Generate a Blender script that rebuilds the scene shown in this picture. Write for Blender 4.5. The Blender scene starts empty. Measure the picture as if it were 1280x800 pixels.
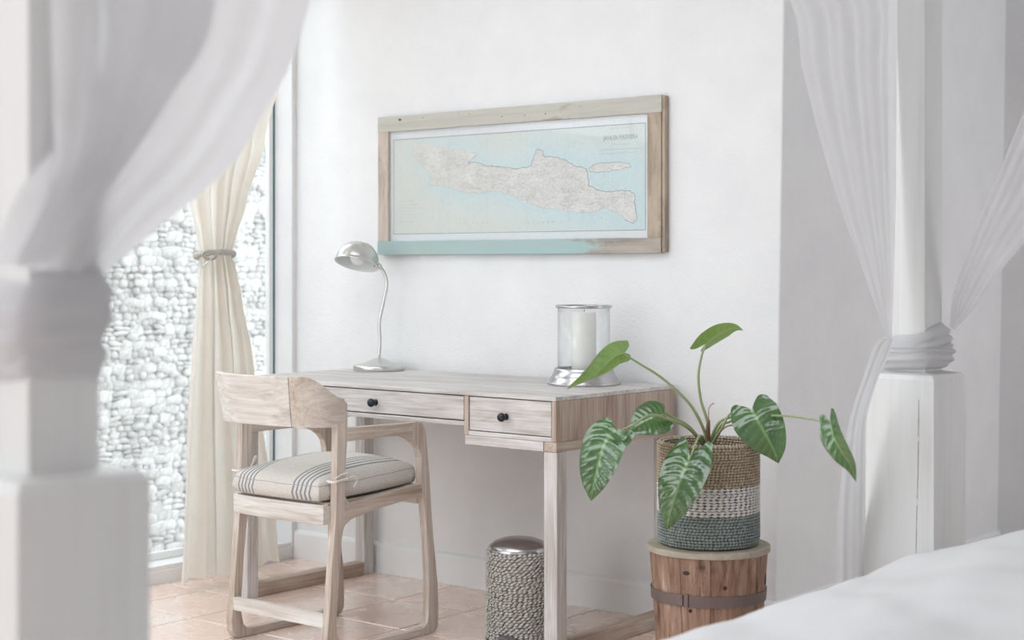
import bpy, bmesh, math, random
from mathutils import Vector, Matrix, noise
from mathutils.geometry import tessellate_polygon

# ---------------------------------------------------------------- camera, world, light, exposure
scene = bpy.context.scene
C = scene.collection
cam_data = bpy.data.cameras.new('camera')
cam_data.sensor_width = 36.0
cam_data.lens = 56.28
cam_data.shift_y = -0.0531
cam_data.clip_start = 0.05
cam_data.dof.use_dof = True
cam_data.dof.focus_distance = 4.9
cam_data.dof.aperture_fstop = 2.8
cam = bpy.data.objects.new('camera', cam_data)
cam.location = (0, 0, 1.14)
cam.rotation_euler = (math.radians(90), 0, math.radians(39.2))
C.objects.link(cam)
scene.camera = cam

world = bpy.data.worlds.new('overcast_sky')
scene.world = world
world.use_nodes = True
wn = world.node_tree.nodes; wl = world.node_tree.links
bg = wn['Background']
bg.inputs['Color'].default_value = (0.915, 0.955, 1.0, 1)
bg.inputs['Strength'].default_value = 1.0

scene.view_settings.view_transform = 'Standard'
scene.view_settings.look = 'None'
scene.view_settings.gamma = 1.0
scene.view_settings.use_curve_mapping = False
scene.view_settings.exposure = 1.90

def portal(name, loc, rot, sx, sy):
    l = bpy.data.lights.new(name, 'AREA'); l.shape = 'RECTANGLE'; l.size = sx; l.size_y = sy
    l.cycles.is_portal = True
    o = bpy.data.objects.new(name, l); o.location = loc; o.rotation_euler = rot; C.objects.link(o)
PI = math.pi
portal('sky_portal_window', (-4.80, 1.95, 1.25), (0, -PI/2, 0), 2.4, 4.7)
portal('sky_portal_front', (-3.4, -1.76, 1.25), (PI/2, 0, 0), 2.0, 2.6)  # guides sky sampling at the added front opening
portal('sky_portal_right', (1.86, 5.2, 1.45), (0, PI/2, 0), 2.3, 1.5)
portal('sky_portal_roof', (-2.8, 1.75, 3.06), (0, 0, 0), 2.2, 2.1)  # guides sky sampling at the added roof light
portal('sky_portal_near', (1.86, -.75, 1.5), (0, PI/2, 0), 1.4, 1.3)

# ---------------------------------------------------------------- helpers
ORG = {}
def _link(name, me, mat, parent, org):
    o = bpy.data.objects.new(name, me); C.objects.link(o)
    if mat is not None:
        for m in (mat if isinstance(mat, (list, tuple)) else [mat]): me.materials.append(m)
    if parent is not None:
        o.parent = parent; org = ORG[parent.as_pointer()]
    else:
        o.location = org
    ORG[o.as_pointer()] = Vector(org)
    return o, Vector(org)

def obj(name, bm, mat, parent=None, org=(0,0,0), smooth=False, bevel=0.0, solid=0.0, sub=0):
    """bm is in world coordinates; the object's origin is its thing's base"""
    me = bpy.data.meshes.new(name)
    o, og = _link(name, me, mat, parent, org)
    bmesh.ops.translate(bm, verts=bm.verts, vec=-og)
    bmesh.ops.recalc_face_normals(bm, faces=bm.faces) if not solid else None
    bm.to_mesh(me); bm.free()
    if smooth:
        for p in me.polygons: p.use_smooth = True
    if solid:
        m = o.modifiers.new('solid', 'SOLIDIFY'); m.thickness = solid; m.offset = 0
    if bevel:
        m = o.modifiers.new('bevel', 'BEVEL'); m.width = bevel; m.segments = 2; m.limit_method = 'ANGLE'; m.angle_limit = math.radians(35)
        m.harden_normals = False
    if sub:
        m = o.modifiers.new('sub', 'SUBSURF'); m.levels = sub; m.render_levels = sub
    return o

def empty(name, loc, parent=None):
    o = bpy.data.objects.new(name, None); C.objects.link(o)
    o.empty_display_size = .05
    if parent: o.parent = parent; ORG[o.as_pointer()] = ORG[parent.as_pointer()]
    else:
        o.location = loc; ORG[o.as_pointer()] = Vector(loc)
    return o

def tag(o, label, cat, group=None):
    o['label'] = label; o['category'] = cat
    if group: o['group'] = group
    return o
def thing(name, label, cat, loc):
    return tag(empty(name, loc), label, cat)
def struct(o):
    o['kind'] = 'structure'; return o

def box(bm, x0, x1, y0, y1, z0, z1):
    v = [bm.verts.new((x, y, z)) for x in (x0, x1) for y in (y0, y1) for z in (z0, z1)]
    for f in ((0,1,3,2),(4,6,7,5),(0,4,5,1),(2,3,7,6),(0,2,6,4),(1,5,7,3)):
        bm.faces.new([v[i] for i in f])
def BX(*a):
    bm = bmesh.new(); box(bm, *a); return bm

def prism(bm, pts, x0, x1, ax='x'):
    """polygon in (y,z) extruded along x (or (x,z) along y)"""
    def P(a, b, c): return (c, a, b) if ax == 'x' else ((a, c, b) if ax == 'y' else (a, b, c))
    A_ = [bm.verts.new(P(a, b, x0)) for a, b in pts]; B_ = [bm.verts.new(P(a, b, x1)) for a, b in pts]
    n = len(pts)
    bm.faces.new(A_[::-1]); bm.faces.new(B_)
    for i in range(n): bm.faces.new((A_[i], A_[(i+1) % n], B_[(i+1) % n], B_[i]))

def lathe(bm, prof, c, n=48, close=False, a0=0, a1=2*PI):
    full = abs(a1-a0-2*PI) < 1e-6
    rings = []
    for r, z in prof:
        if r < 1e-6: rings.append([bm.verts.new((c[0], c[1], c[2]+z))])
        else: rings.append([bm.verts.new((c[0]+r*math.cos(a0+(a1-a0)*k/n), c[1]+r*math.sin(a0+(a1-a0)*k/n), c[2]+z)) for k in range(n if full else n+1)])
    for i in range(len(rings)-1 + (1 if close else 0)):
        a, b = rings[i], rings[(i+1) % len(rings)]
        for k in range(n):
            k2 = (k+1) % n if full else k+1
            if len(a) == 1 and len(b) == 1: continue
            if len(a) == 1: bm.faces.new((a[0], b[k], b[k2]))
            elif len(b) == 1: bm.faces.new((a[k], b[0], a[k2]))
            else: bm.faces.new((a[k], b[k], b[k2], a[k2]))

def catmull(pts, n=8):
    P = [Vector(p) for p in pts]; out = []
    for i in range(len(P)-1):
        p0 = P[i-1] if i else P[0]*2-P[1]; p1 = P[i]; p2 = P[i+1]; p3 = P[i+2] if i+2 < len(P) else P[-1]*2-P[-2]
        for k in range(n):
            t = k/n
            out.append(.5*((2*p1)+(p2-p0)*t+(2*p0-5*p1+4*p2-p3)*t*t+(3*p1-p0-3*p2+p3)*t**3))
    out.append(P[-1]); return out

def tube(bm, pts, r, n=8, closed=False, rad=None, cap=True, ell=None):
    pts = [Vector(p) for p in pts]; m = len(pts); rings = []
    up = Vector((0, 0, 1)); prev = None
    for i, p in enumerate(pts):
        if closed: t = (pts[(i+1) % m]-pts[i-1]).normalized()
        else: t = (pts[min(i+1, m-1)]-pts[max(i-1, 0)]).normalized()
        if prev is None:
            a = t.cross(up)
            if a.length < .05: a = t.cross(Vector((1, 0, 0)))
            a.normalize()
        else:
            a = (prev - t*prev.dot(t))
            a.normalize()
        prev = a; b = t.cross(a)
        rr = rad(i/(m-1)) if rad else r
        ea, eb = ell if ell else (1, 1)
        rings.append([bm.verts.new(p+a*rr*ea*math.cos(2*PI*k/n)+b*rr*eb*math.sin(2*PI*k/n)) for k in range(n)])
    for i in range(m if closed else m-1):
        a, b = rings[i], rings[(i+1) % m]
        for k in range(n): bm.faces.new((a[k], a[(k+1) % n], b[(k+1) % n], b[k]))
    if cap and not closed:
        bm.faces.new(rings[0][::-1]); bm.faces.new(rings[-1])

def grid(bm, f, nu, nv, wrap=False):
    V = [[bm.verts.new(f(i/(nu-1), j/(nv if wrap else nv-1))) for j in range(nv)] for i in range(nu)]
    for i in range(nu-1):
        for j in range(nv if wrap else nv-1):
            bm.faces.new((V[i][j], V[i+1][j], V[i+1][(j+1) % nv], V[i][(j+1) % nv]))
    return V

def sm(a, b, x):
    t = max(0, min(1, (x-a)/(b-a))); return t*t*(3-2*t)
def lerp(a, b, t): return a+(b-a)*t
def polyat(pts, t):
    """point at parameter t (0..1) on a smooth curve through pts"""
    n = len(pts)-1; x = min(max(t, 0), .99999)*n; i = int(x); u = x-i
    P = [Vector(p) for p in pts]
    p0 = P[i-1] if i else P[0]*2-P[1]; p1 = P[i]; p2 = P[i+1]; p3 = P[i+2] if i+2 <= n else P[-1]*2-P[-2]
    return .5*((2*p1)+(p2-p0)*u+(2*p0-5*p1+4*p2-p3)*u*u+(3*p1-p0-3*p2+p3)*u**3)

# ---------------------------------------------------------------- materials
def newmat(name):
    m = bpy.data.materials.new(name); m.use_nodes = True
    nt = m.node_tree; b = nt.nodes['Principled BSDF']
    return m, nt, b
def N(nt, typ, **kw):
    n = nt.nodes.new(typ)
    for k, v in kw.items():
        if k in n.inputs: n.inputs[k].default_value = v
        else: setattr(n, k, v)
    return n
def coords(nt, scale=(1, 1, 1), kind='Object', rot=(0,0,0)):
    tc = nt.nodes.new('ShaderNodeTexCoord'); mp = nt.nodes.new('ShaderNodeMapping')
    mp.inputs['Scale'].default_value = scale; mp.inputs['Rotation'].default_value = rot
    nt.links.new(tc.outputs[kind], mp.inputs['Vector']); return mp.outputs['Vector']
def ramp(nt, fac, stops):
    r = nt.nodes.new('ShaderNodeValToRGB'); el = r.color_ramp.elements
    while len(el) < len(stops): el.new(.5)
    for e, (p, c) in zip(el, stops): e.position = p; e.color = (*c, 1) if len(c) == 3 else c
    nt.links.new(fac, r.inputs['Fac']); return r.outputs['Color']
def noise_t(nt, vec, scale, detail=4, rough=.5, dist=0):
    n = N(nt, 'ShaderNodeTexNoise'); n.inputs['Scale'].default_value = scale; n.inputs['Detail'].default_value = detail
    n.inputs['Roughness'].default_value = rough; n.inputs['Distortion'].default_value = dist
    nt.links.new(vec, n.inputs['Vector']); return n.outputs['Fac']
def mixc(nt, fac, a, b, typ='MIX'):
    m = nt.nodes.new('ShaderNodeMix'); m.data_type = 'RGBA'; m.blend_type = typ
    for s, v in (('Factor', fac), (6, a), (7, b)):
        i = m.inputs[0] if s == 'Factor' else m.inputs[s]
        if isinstance(v, (int, float)): i.default_value = v
        elif isinstance(v, tuple): i.default_value = (*v, 1) if len(v) == 3 else v
        else: nt.links.new(v, i)
    return m.outputs[2]
def bump(nt, b, h, strength=.3, dist=.002):
    n = nt.nodes.new('ShaderNodeBump'); n.inputs['Strength'].default_value = strength; n.inputs['Distance'].default_value = dist
    nt.links.new(h, n.inputs['Height']); nt.links.new(n.outputs['Normal'], b.inputs['Normal'])

def mat_plain(name, col, rough=.6, metal=0, spec=.5, bumpscale=0, bstr=.2, bdist=.001):
    m, nt, b = newmat(name)
    b.inputs['Base Color'].default_value = (*col, 1); b.inputs['Roughness'].default_value = rough
    b.inputs['Metallic'].default_value = metal; b.inputs['Specular IOR Level'].default_value = spec
    if bumpscale: bump(nt, b, noise_t(nt, coords(nt), bumpscale, 5, .6), bstr, bdist)
    return m
def mat_plaster(name, c1, c2, scale=5, fine=120, rough=.85, bstr=.6):
    m, nt, b = newmat(name); v = coords(nt)
    n1 = noise_t(nt, v, scale, 4, .55); nt.links.new(ramp(nt, n1, [(.3, c1), (.7, c2)]), b.inputs['Base Color'])
    n2 = noise_t(nt, v, fine, 6, .65)
    n3 = noise_t(nt, v, 22, 3, .5)
    mx = N(nt, 'ShaderNodeMath', operation='ADD'); nt.links.new(n2, mx.inputs[0]); nt.links.new(n3, mx.inputs[1])
    b.inputs['Roughness'].default_value = rough; b.inputs['Specular IOR Level'].default_value = .25
    bump(nt, b, mx.outputs[0], bstr, .003)
    return m
def mat_wood(name, axis, cols, scale=1.0, rough=.6, fine=(.5), bstr=.35, knots=False, spec=.3):
    """whitewashed wood: streaks run along axis"""
    m, nt, b = newmat(name)
    s = [95*scale]*3; s[axis] = 4.0*scale
    v = coords(nt, tuple(s)); n1 = noise_t(nt, v, 1.0, 6, .62, .6)
    s2 = [9*scale]*3; s2[axis] = 1.2*scale
    v2 = coords(nt, tuple(s2)); n2 = noise_t(nt, v2, 1.0, 4, .55, 1.2)
    mix = N(nt, 'ShaderNodeMath', operation='MULTIPLY_ADD'); nt.links.new(n1, mix.inputs[0]); mix.inputs[1].default_value = .55
    m2 = N(nt, 'ShaderNodeMath', operation='MULTIPLY'); nt.links.new(n2, m2.inputs[0]); m2.inputs[1].default_value = .45
    nt.links.new(m2.outputs[0], mix.inputs[2])
    col = ramp(nt, mix.outputs[0], [(.30, cols[0]), (.45, cols[1]), (.58, cols[2]), (.75, cols[3])])
    nt.links.new(col, b.inputs['Base Color'])
    b.inputs['Roughness'].default_value = rough; b.inputs['Specular IOR Level'].default_value = spec
    bump(nt, b, n1, bstr, .0015)
    return m
def mat_cloth(name, col, trans=.0, transl=.35, weave=900, col2=None):
    """diffuse + translucent cloth, with a share of see-through gaps in the weave"""
    m, nt, b = newmat(name); nt.nodes.remove(b); out = nt.nodes['Material Output']
    d = N(nt, 'ShaderNodeBsdfDiffuse'); t = N(nt, 'ShaderNodeBsdfTranslucent'); tr = N(nt, 'ShaderNodeBsdfTransparent')
    v = coords(nt); c = ramp(nt, noise_t(nt, v, 12, 4), [(.3, tuple(x*.96 for x in col)), (.7, col)])
    for s in (d, t): nt.links.new(c, s.inputs['Color'])
    bm_ = nt.nodes.new('ShaderNodeBump'); bm_.inputs['Strength'].default_value = .15; bm_.inputs['Distance'].default_value = .0006
    nt.links.new(noise_t(nt, v, weave, 2), bm_.inputs['Height'])
    nt.links.new(bm_.outputs['Normal'], d.inputs['Normal'])
    a = N(nt, 'ShaderNodeMixShader'); a.inputs[0].default_value = transl
    nt.links.new(d.outputs[0], a.inputs[1]); nt.links.new(t.outputs[0], a.inputs[2]); last = a
    if trans:
        e = N(nt, 'ShaderNodeMixShader'); e.inputs[0].default_value = trans
        nt.links.new(a.outputs[0], e.inputs[1]); nt.links.new(tr.outputs[0], e.inputs[2]); last = e
    nt.links.new(last.outputs[0], out.inputs['Surface'])
    return m
def mat_pane(name, tint=(1, 1, 1), refl=.035, rough=.0):
    m, nt, b = newmat(name); nt.nodes.remove(b); out = nt.nodes['Material Output']
    tr = N(nt, 'ShaderNodeBsdfTransparent'); tr.inputs['Color'].default_value = (*tint, 1)
    g = N(nt, 'ShaderNodeBsdfGlossy'); g.inputs['Roughness'].default_value = rough
    lw = N(nt, 'ShaderNodeLayerWeight'); pw = N(nt, 'ShaderNodeMath', operation='POWER'); pw.inputs[1].default_value = 4.5
    nt.links.new(lw.outputs['Facing'], pw.inputs[0]); f = N(nt, 'ShaderNodeMath', operation='MULTIPLY_ADD'); f.inputs[1].default_value = .7; f.inputs[2].default_value = refl
    nt.links.new(pw.outputs[0], f.inputs[0]); lw.inputs['Blend'].default_value = .5
    mx = N(nt, 'ShaderNodeMixShader')
    nt.links.new(f.outputs[0], mx.inputs[0])
    nt.links.new(tr.outputs[0], mx.inputs[1]); nt.links.new(g.outputs[0], mx.inputs[2]); nt.links.new(mx.outputs[0], out.inputs['Surface'])
    return m

M = {}
M['plaster'] = mat_plaster('white_plaster', (.80, .80, .805), (.85, .85, .85))
M['plaster_grey'] = mat_plaster('pale_plaster', (.74, .74, .745), (.79, .79, .79))
M['skirting'] = mat_plaster('painted_skirting', (.82, .82, .82), (.86, .86, .86), 3, 60, .6, .12)
M['ceiling'] = mat_plain('ceiling_white', (.82, .82, .82), .9)
M['frame_white'] = mat_plain('window_white', (.86, .87, .87), .35)
M['gasket'] = mat_plain('gasket_teal', (.10, .20, .22), .5)
M['pane'] = mat_pane('window_glass', (.97, .985, .98))
M['post'] = mat_wood('post_paint', 2, [(.74,.735,.72), (.80,.80,.79), (.82,.82,.81), (.83,.83,.82)], .5, .5, bstr=.12)
GW = [(.30,.25,.22), (.52,.475,.45), (.68,.66,.645), (.79,.785,.78)]
M['desk_x'] = mat_wood('whitewashed_wood_x', 0, GW, 1.2, .5)
M['desk_y'] = mat_wood('whitewashed_wood_y', 1, GW, 1.2, .5)
M['desk_z'] = mat_wood('whitewashed_wood_z', 2, GW, 1.2, .5)
TW = [(.24,.16,.12), (.40,.30,.24), (.52,.43,.36), (.68,.62,.57)]  # darker tan tone for the desk side panels and rails
M['side_z'] = mat_wood('tan_wood_z', 2, TW, 1.2, .55)
M['rail_y'] = mat_wood('tan_wood_y', 1, TW, 1.2, .55)
CW = [(.31,.22,.16), (.49,.40,.33), (.64,.57,.51), (.78,.75,.72)]
M['chair_x'] = mat_wood('chair_wood_x', 0, [(.42,.34,.28), (.63,.58,.53), (.76,.735,.70), (.84,.83,.81)], .9, .5)
M['chair_x2'] = mat_wood('chair_wood_end', 1, [(.40,.32,.26), (.57,.49,.42), (.68,.615,.55), (.76,.72,.68)], 1.0, .5)
M['chair_y'] = mat_wood('chair_wood_y', 1, CW, 1.0, .5)
M['chair_z'] = mat_wood('chair_wood_z', 2, CW, 1.0, .5)
M['knob'] = mat_plain('black_knob', (.018, .022, .028), .18, .3)
M['nickel'] = mat_plain('brushed_nickel', (.66, .66, .64), .28, 1)
M['nickel_in'] = mat_plain('shade_lining', (.78, .80, .79), .45)
M['bulb'] = mat_plain('frosted_bulb', (.88, .88, .87), .35)
M['slot'] = mat_plain('dark_slot', (.08, .08, .09), .6)
M['steel'] = mat_plain('polished_steel', (.50, .49, .50), .27, 1)
M['wax'] = mat_plain('ivory_wax', (.88, .87, .83), .45)
M['wick'] = mat_plain('burnt_wick', (.08, .06, .05), .9)
M['clear'] = mat_pane('clear_glass', (.985, .99, .988))
M['map_glass'] = mat_pane('picture_glass', (.98, .985, .985), .02)
M['cream'] = mat_cloth('cream_linen', (.93, .895, .84), 0, .5)
M['sheer'] = mat_cloth('white_voile', (.88, .875, .89), .02, .42)
M['sheer_far'] = mat_cloth('white_voile_open', (.88, .875, .89), .22, .48)
M['sheer_thin'] = mat_cloth('white_voile_single', (.86, .855, .87), .03, .45)
M['rope'] = mat_plain('silver_rope', (.50, .48, .44), .5, .3)
M['soil'] = mat_plain('soil', (.07, .05, .04), .95, 0, .2, 90, .8, .004)
M['strap'] = mat_plain('rusty_strap', (.20, .155, .145), .5, .35, .4, 60, .3, .001)
M['lid_wood'] = mat_wood('stool_lid_wood', 0, [(.30,.25,.20), (.42,.36,.29), (.50,.44,.37), (.60,.54,.47)], 1.0, .65)
M['tie'] = mat_plain('cotton_tie', (.78, .74, .69), .8)
M['stone'] = None

# terracotta
def mat_tile():
    m, nt, b = newmat('terracotta_tile'); v = coords(nt)
    oi = nt.nodes.new('ShaderNodeObjectInfo')
    ad = N(nt, 'ShaderNodeVectorMath', operation='ADD'); nt.links.new(v, ad.inputs[0])
    cm = nt.nodes.new('ShaderNodeCombineXYZ'); ml = N(nt, 'ShaderNodeMath', operation='MULTIPLY'); nt.links.new(oi.outputs['Random'], ml.inputs[0]); ml.inputs[1].default_value = 40
    nt.links.new(ml.outputs[0], cm.inputs['X']); nt.links.new(cm.outputs[0], ad.inputs[1])
    n1 = noise_t(nt, ad.outputs[0], 3.2, 3, .5)
    c = ramp(nt, n1, [(.2, (.80, .54, .42)), (.5, (.84, .63, .53)), (.85, (.87, .74, .66))])
    c2 = mixc(nt, oi.outputs['Random'], c, (.85, .73, .66))
    nt.links.new(mixc(nt, .5, c, c2), b.inputs['Base Color'])
    r = ramp(nt, noise_t(nt, ad.outputs[0], 9, 3), [(.3, (.16,)*3), (.7, (.34,)*3)]); nt.links.new(r, b.inputs['Roughness'])
    b.inputs['Specular IOR Level'].default_value = .7
    b.inputs['Coat Weight'].default_value = .6; b.inputs['Coat Roughness'].default_value = .14
    bump(nt, b, noise_t(nt, ad.outputs[0], 14, 4), .12, .002)
    return m
M['tile'] = mat_tile()
M['grout'] = mat_plain('pale_grout', (.66, .58, .53), .8, 0, .3, 200, .3, .001)

def mat_stone():
    m, nt, b = newmat('whitewashed_stone'); v = coords(nt)
    oi = nt.nodes.new('ShaderNodeObjectInfo')
    c = ramp(nt, noise_t(nt, v, 35, 5, .6), [(.3, (.74, .74, .73)), (.5, (.82, .82, .81)), (.7, (.88, .88, .87))])
    c2 = ramp(nt, noise_t(nt, v, 9, 2), [(.35, (.70, .70, .70)), (.65, (1, 1, 1))])
    c3 = ramp(nt, oi.outputs['Random'], [(0, (.80, .80, .79)), (1, (1, 1, 1))])
    nt.links.new(mixc(nt, 1, mixc(nt, 1, c, c2, 'MULTIPLY'), c3, 'MULTIPLY'), b.inputs['Base Color'])
    b.inputs['Roughness'].default_value = .8; b.inputs['Specular IOR Level'].default_value = .25
    bump(nt, b, noise_t(nt, v, 120, 4), .4, .002)
    return m
M['stone'] = mat_stone()
M['mortar'] = mat_plain('pale_mortar', (.72, .72, .71), .95)
M['ground'] = mat_plain('pale_gravel', (.68, .67, .65), .9, 0, .2, 60, .6, .006)

# ---------------------------------------------------------------- the setting
BY = 4.31          # back wall plane
LX = -4.60         # window wall plane
RX = 1.7; FY = -1.6; CH = 2.9
# floor: grout bed and individually laid terracotta tiles
floor = struct(obj('floor', BX(LX-.15, RX, FY-.1, 7.6, -.12, -.004), M['grout']))
TX0, TY0, TP = -4.39, 3.355, .3135
def tile_mesh(w, d):
    bm = bmesh.new(); g = .0025; e = .0022
    a, b_ = w/2-g, d/2-g
    r = [[(-a, -b_, -.012), (a, -b_, -.012), (a, b_, -.012), (-a, b_, -.012)],
         [(-a, -b_, -.002), (a, -b_, -.002), (a, b_, -.002), (-a, b_, -.002)],
         [(-a+e, -b_+e, 0), (a-e, -b_+e, 0), (a-e, b_-e, 0), (-a+e, b_-e, 0)]]
    R = [[bm.verts.new(p) for p in q] for q in r]
    for i in range(2):
        for k in range(4): bm.faces.new((R[i][k], R[i][(k+1) % 4], R[i+1][(k+1) % 4], R[i+1][k]))
    bm.faces.new(R[2]); bm.faces.new(R[0][::-1])
    me = bpy.data.meshes.new('floor_tile'); bm.to_mesh(me); bm.free(); me.materials.append(M['tile']); return me
tmesh = {}
rng = random.Random(5)
far = bmesh.new()
i0 = -1
for i in range(-1, 21):
    for j in range(-26, 14):
        x0 = max(TX0+i*TP, LX); x1 = min(TX0+(i+1)*TP, RX); y0 = TY0+j*TP; y1 = y0+TP
        if j == 2: y1 = BY-.0
        if j >= 3 and x0 < -2.50: continue
        if j == 2 and x0 > -2.5: y1 = y0+TP
        if y0 < FY: continue
        if x1-x0 < .02: continue
        near = (x1 < -1.2 and y0 > 1.6 and y0 < 4.4)
        if near:
            k = (round(x1-x0, 3), round(y1-y0, 3))
            if k not in tmesh: tmesh[k] = tile_mesh(*k)
            o = bpy.data.objects.new('floor_tile', tmesh[k]); C.objects.link(o); o.parent = floor
            o.location = ((x0+x1)/2, (y0+y1)/2, rng.uniform(-.0004, .0002))
        else:
            box(far, x0+.0025, x1-.0025, y0+.0025, y1-.0025, -.01, -.0004)
ft = obj('far_floor_tiles', far, M['tile'], floor); ft['kind'] = 'stuff'

# back wall (its right arris leans a little, as built)
bm = bmesh.new()
v = [bm.verts.new(p) for p in [(LX-.15, BY, -.1), (-2.478, BY, -.1), (-2.428, BY, CH), (LX-.15, BY, CH), (LX-.15, BY+.2, -.1), (-2.478, BY+1.72, -.1), (-2.428, BY+1.72, CH), (LX-.15, BY+.2, CH)]]
for f in ((0,1,2,3), (1,5,6,2), (5,4,7,6), (4,0,3,7)): bm.faces.new([v[i] for i in f])
wall_back = struct(obj('wall_back', bm, M['plaster'], smooth=False, bevel=.006))
# passage beyond: end wall and right wall; unseen stub added to block light
struct(obj('wall_passage', BX(-3.2, RX+.2, 6.03, 6.2, -.1, CH), M['plaster_grey']))
bm = bmesh.new()
for a, b_ in ((FY, -1.4), (-.1, 4.47), (5.95, 6.03)): box(bm, RX, RX+.15, a, b_, -.1, CH)
box(bm, RX, RX+.15, -1.4, -.1, -.1, .8); box(bm, RX, RX+.15, -1.4, -.1, 2.2, CH)  # near opening added out of view to brighten the left post
for a, b_ in ((4.47, 5.95),): box(bm, RX, RX+.15, a, b_, -.1, .3); box(bm, RX, RX+.15, a, b_, 2.55, CH)  # passage opening, unseen, added to light the recess wall
struct(obj('wall_right', bm, M['plaster']))
struct(obj('wall_light_stop', BX(-.35, RX, BY, BY+.15, -.1, CH), M['plaster']))  # added stub out of view; keeps passage light off the bed post
# window wall: pier at the corner, kerb, lintel, near pier
bm = bmesh.new()
WY0, WY1, WZ0, WZ1 = -.45, 4.286, .052, 2.48
box(bm, LX-.15, LX, WY1, BY+.02, -.1, CH)
box(bm, LX-.15, LX, FY-.15, WY0, -.1, CH)
box(bm, LX-.15, LX, WY0, WY1, -.1, WZ0-.004)
box(bm, LX-.15, LX, WY0, WY1, WZ1, CH)
struct(obj('wall_left', bm, M['plaster'], bevel=.004))
# front wall with an unseen opening, put in and sized for sky light
bm = bmesh.new()
box(bm, LX, -4.4, FY-.15, FY, -.1, CH); box(bm, -2.6, RX, FY-.15, FY, -.1, CH); box(bm, -4.4, -2.6, FY-.15, FY, 2.62, CH)
struct(obj('wall_front', bm, M['plaster']))
bm = bmesh.new()       # ceiling with an added roof light, unseen, put in for overhead light
for q in ((LX-.15, -3.9, FY-.15, 6.2), (-1.7, RX+.2, FY-.15, 6.2), (-3.9, -1.7, FY-.15, .7), (-3.9, -1.7, 2.8, 6.2)): box(bm, *q, CH, CH+.15)
struct(obj('ceiling', bm, M['ceiling']))
# skirting of the back wall, plastered proud, with a rounded top
bm = bmesh.new()
prism(bm, [(BY, -.0), (BY-.015, 0), (BY-.015, .098), (BY-.012, .104), (BY-.004, .110), (BY, .112)], LX, -2.478)
struct(obj('baseboard_back', bm, M['skirting']))
bm = bmesh.new()
prism(bm, [(-2.478, 0), (-2.464, 0), (-2.464, .098), (-2.468, .106), (-2.476, .112)], BY-.015, 6.03, 'y')
struct(obj('baseboard_right', bm, M['skirting']))

# window
win = struct(empty('window_1', (-4.68, 1.9, WZ0)))
bm = bmesh.new()
fx0, fx1 = -4.735, -4.695
box(bm, fx0, fx1, WY0, WY0+.04, WZ0, WZ1)
box(bm, fx0, fx1, WY0+.04, WY1, WZ1-.05, WZ1); box(bm, fx0-.01, fx1+.09, WY0+.04, WY1, WZ0-.004, WZ0+.012)
obj('window_frame', bm, M['frame_white'], win, bevel=.002)
for n_, (a, b_) in enumerate(((-.40, 1.83), (1.85, 4.279))):
    bm = bmesh.new(); dx = 0 if n_ else -.022
    w = .021; xa, xb = -4.722+dx, -4.700+dx
    box(bm, xa, xb, a, a+w, WZ0+.012, WZ1-.05); box(bm, xa, xb, b_-w, b_, WZ0+.012, WZ1-.05)
    box(bm, xa, xb, a+w, b_-w, WZ0+.012, WZ0+.040); box(bm, xa, xb, a+w, b_-w, WZ1-.08, WZ1-.05)
    s = obj('window_sash', bm, M['frame_white'], win, bevel=.002)
    obj('window_pane', BX(xa+.008, xb-.008, a+w, b_-w, WZ0+.035, WZ1-.075), M['pane'], s)
obj('gasket', BX(-4.718, -4.698, 4.279, WY1, WZ0+.012, WZ1-.05), M['gasket'], win)

# outside: ground and the white pebble-faced garden wall
SX = -5.9
struct(obj('ground', BX(-8.5, LX-.15, -4, 9, -.40, -.26), M['ground']))
wo = struct(obj('wall_garden', BX(SX-.35, SX+.002, -1.5, 8.2, -.4, 1.95), M['mortar']))
rng = random.Random(11)
def stone_mesh(seed):
    r = random.Random(seed); bm = bmesh.new()
    bmesh.ops.create_icosphere(bm, subdivisions=2, radius=1)
    # 42-vertex pebble, squared off and knocked about
    for v in bm.verts:
        p = v.co.copy()
        q = Vector([math.copysign(abs(c)**.5, c) for c in p])
        q.y *= 1+.18*noise.noise(p*1.3+Vector((seed*7, 0, 0))); q.z *= 1+.22*noise.noise(p*1.1+Vector((0, seed*5, 0)))
        q += Vector([.14*noise.noise(p*1.7+Vector((seed, k*9, 3))) for k in range(3)])
        q.y += q.z*r.uniform(-.03, .03)
        v.co = q*.52
    me = bpy.data.meshes.new('stone'); bm.to_mesh(me); bm.free(); me.materials.append(M['stone'])
    for p in me.polygons: p.use_smooth = True
    return me
def pebble_low(seed):
    r = random.Random(seed); bm = bmesh.new(); bmesh.ops.create_icosphere(bm, subdivisions=1, radius=1)
    vs = []
    for v in bm.verts:
        p = v.co; q = Vector([math.copysign(abs(c)**.75, c) for c in p]); q += Vector([r.uniform(-.12, .12) for _ in range(3)])
        vs.append(q*.54)
    fs = [[v.index for v in f.verts] for f in bm.faces]; bm.free(); return vs, fs
stones = []
z = -.30
while z < 1.93:
    h = rng.choice([.026, .03, .036, .042, .05]); 
    y = -1.4+rng.uniform(0, .05)
    while y < 8.1:
        w = h*rng.uniform(.95, 2.1)
        if h > .04 and rng.random() < .3:
            hh = h*.5
            stones.append((y+w/2, z+hh/2, w, hh)); stones.append((y+w/2, z+hh*1.5, w, hh))
        else: stones.append((y+w/2+rng.uniform(-.003, .003), z+h/2+rng.uniform(-.005, .005), w*1.02, h*rng.uniform(.92, 1.2)))
        y += w*.99
    z += h*.97
vis = [s for s in stones if (4.30 < s[0] < 5.45 and -.25 < s[1] < 1.9 and not (4.78 < s[0] < 5.08))]
vis.sort(key=lambda s: -s[2]*s[3]); big = set(vis[:298])
smeshes = [stone_mesh(k) for k in range(14)]
lows = [pebble_low(k) for k in range(10)]
allv, allf = [], []
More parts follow.
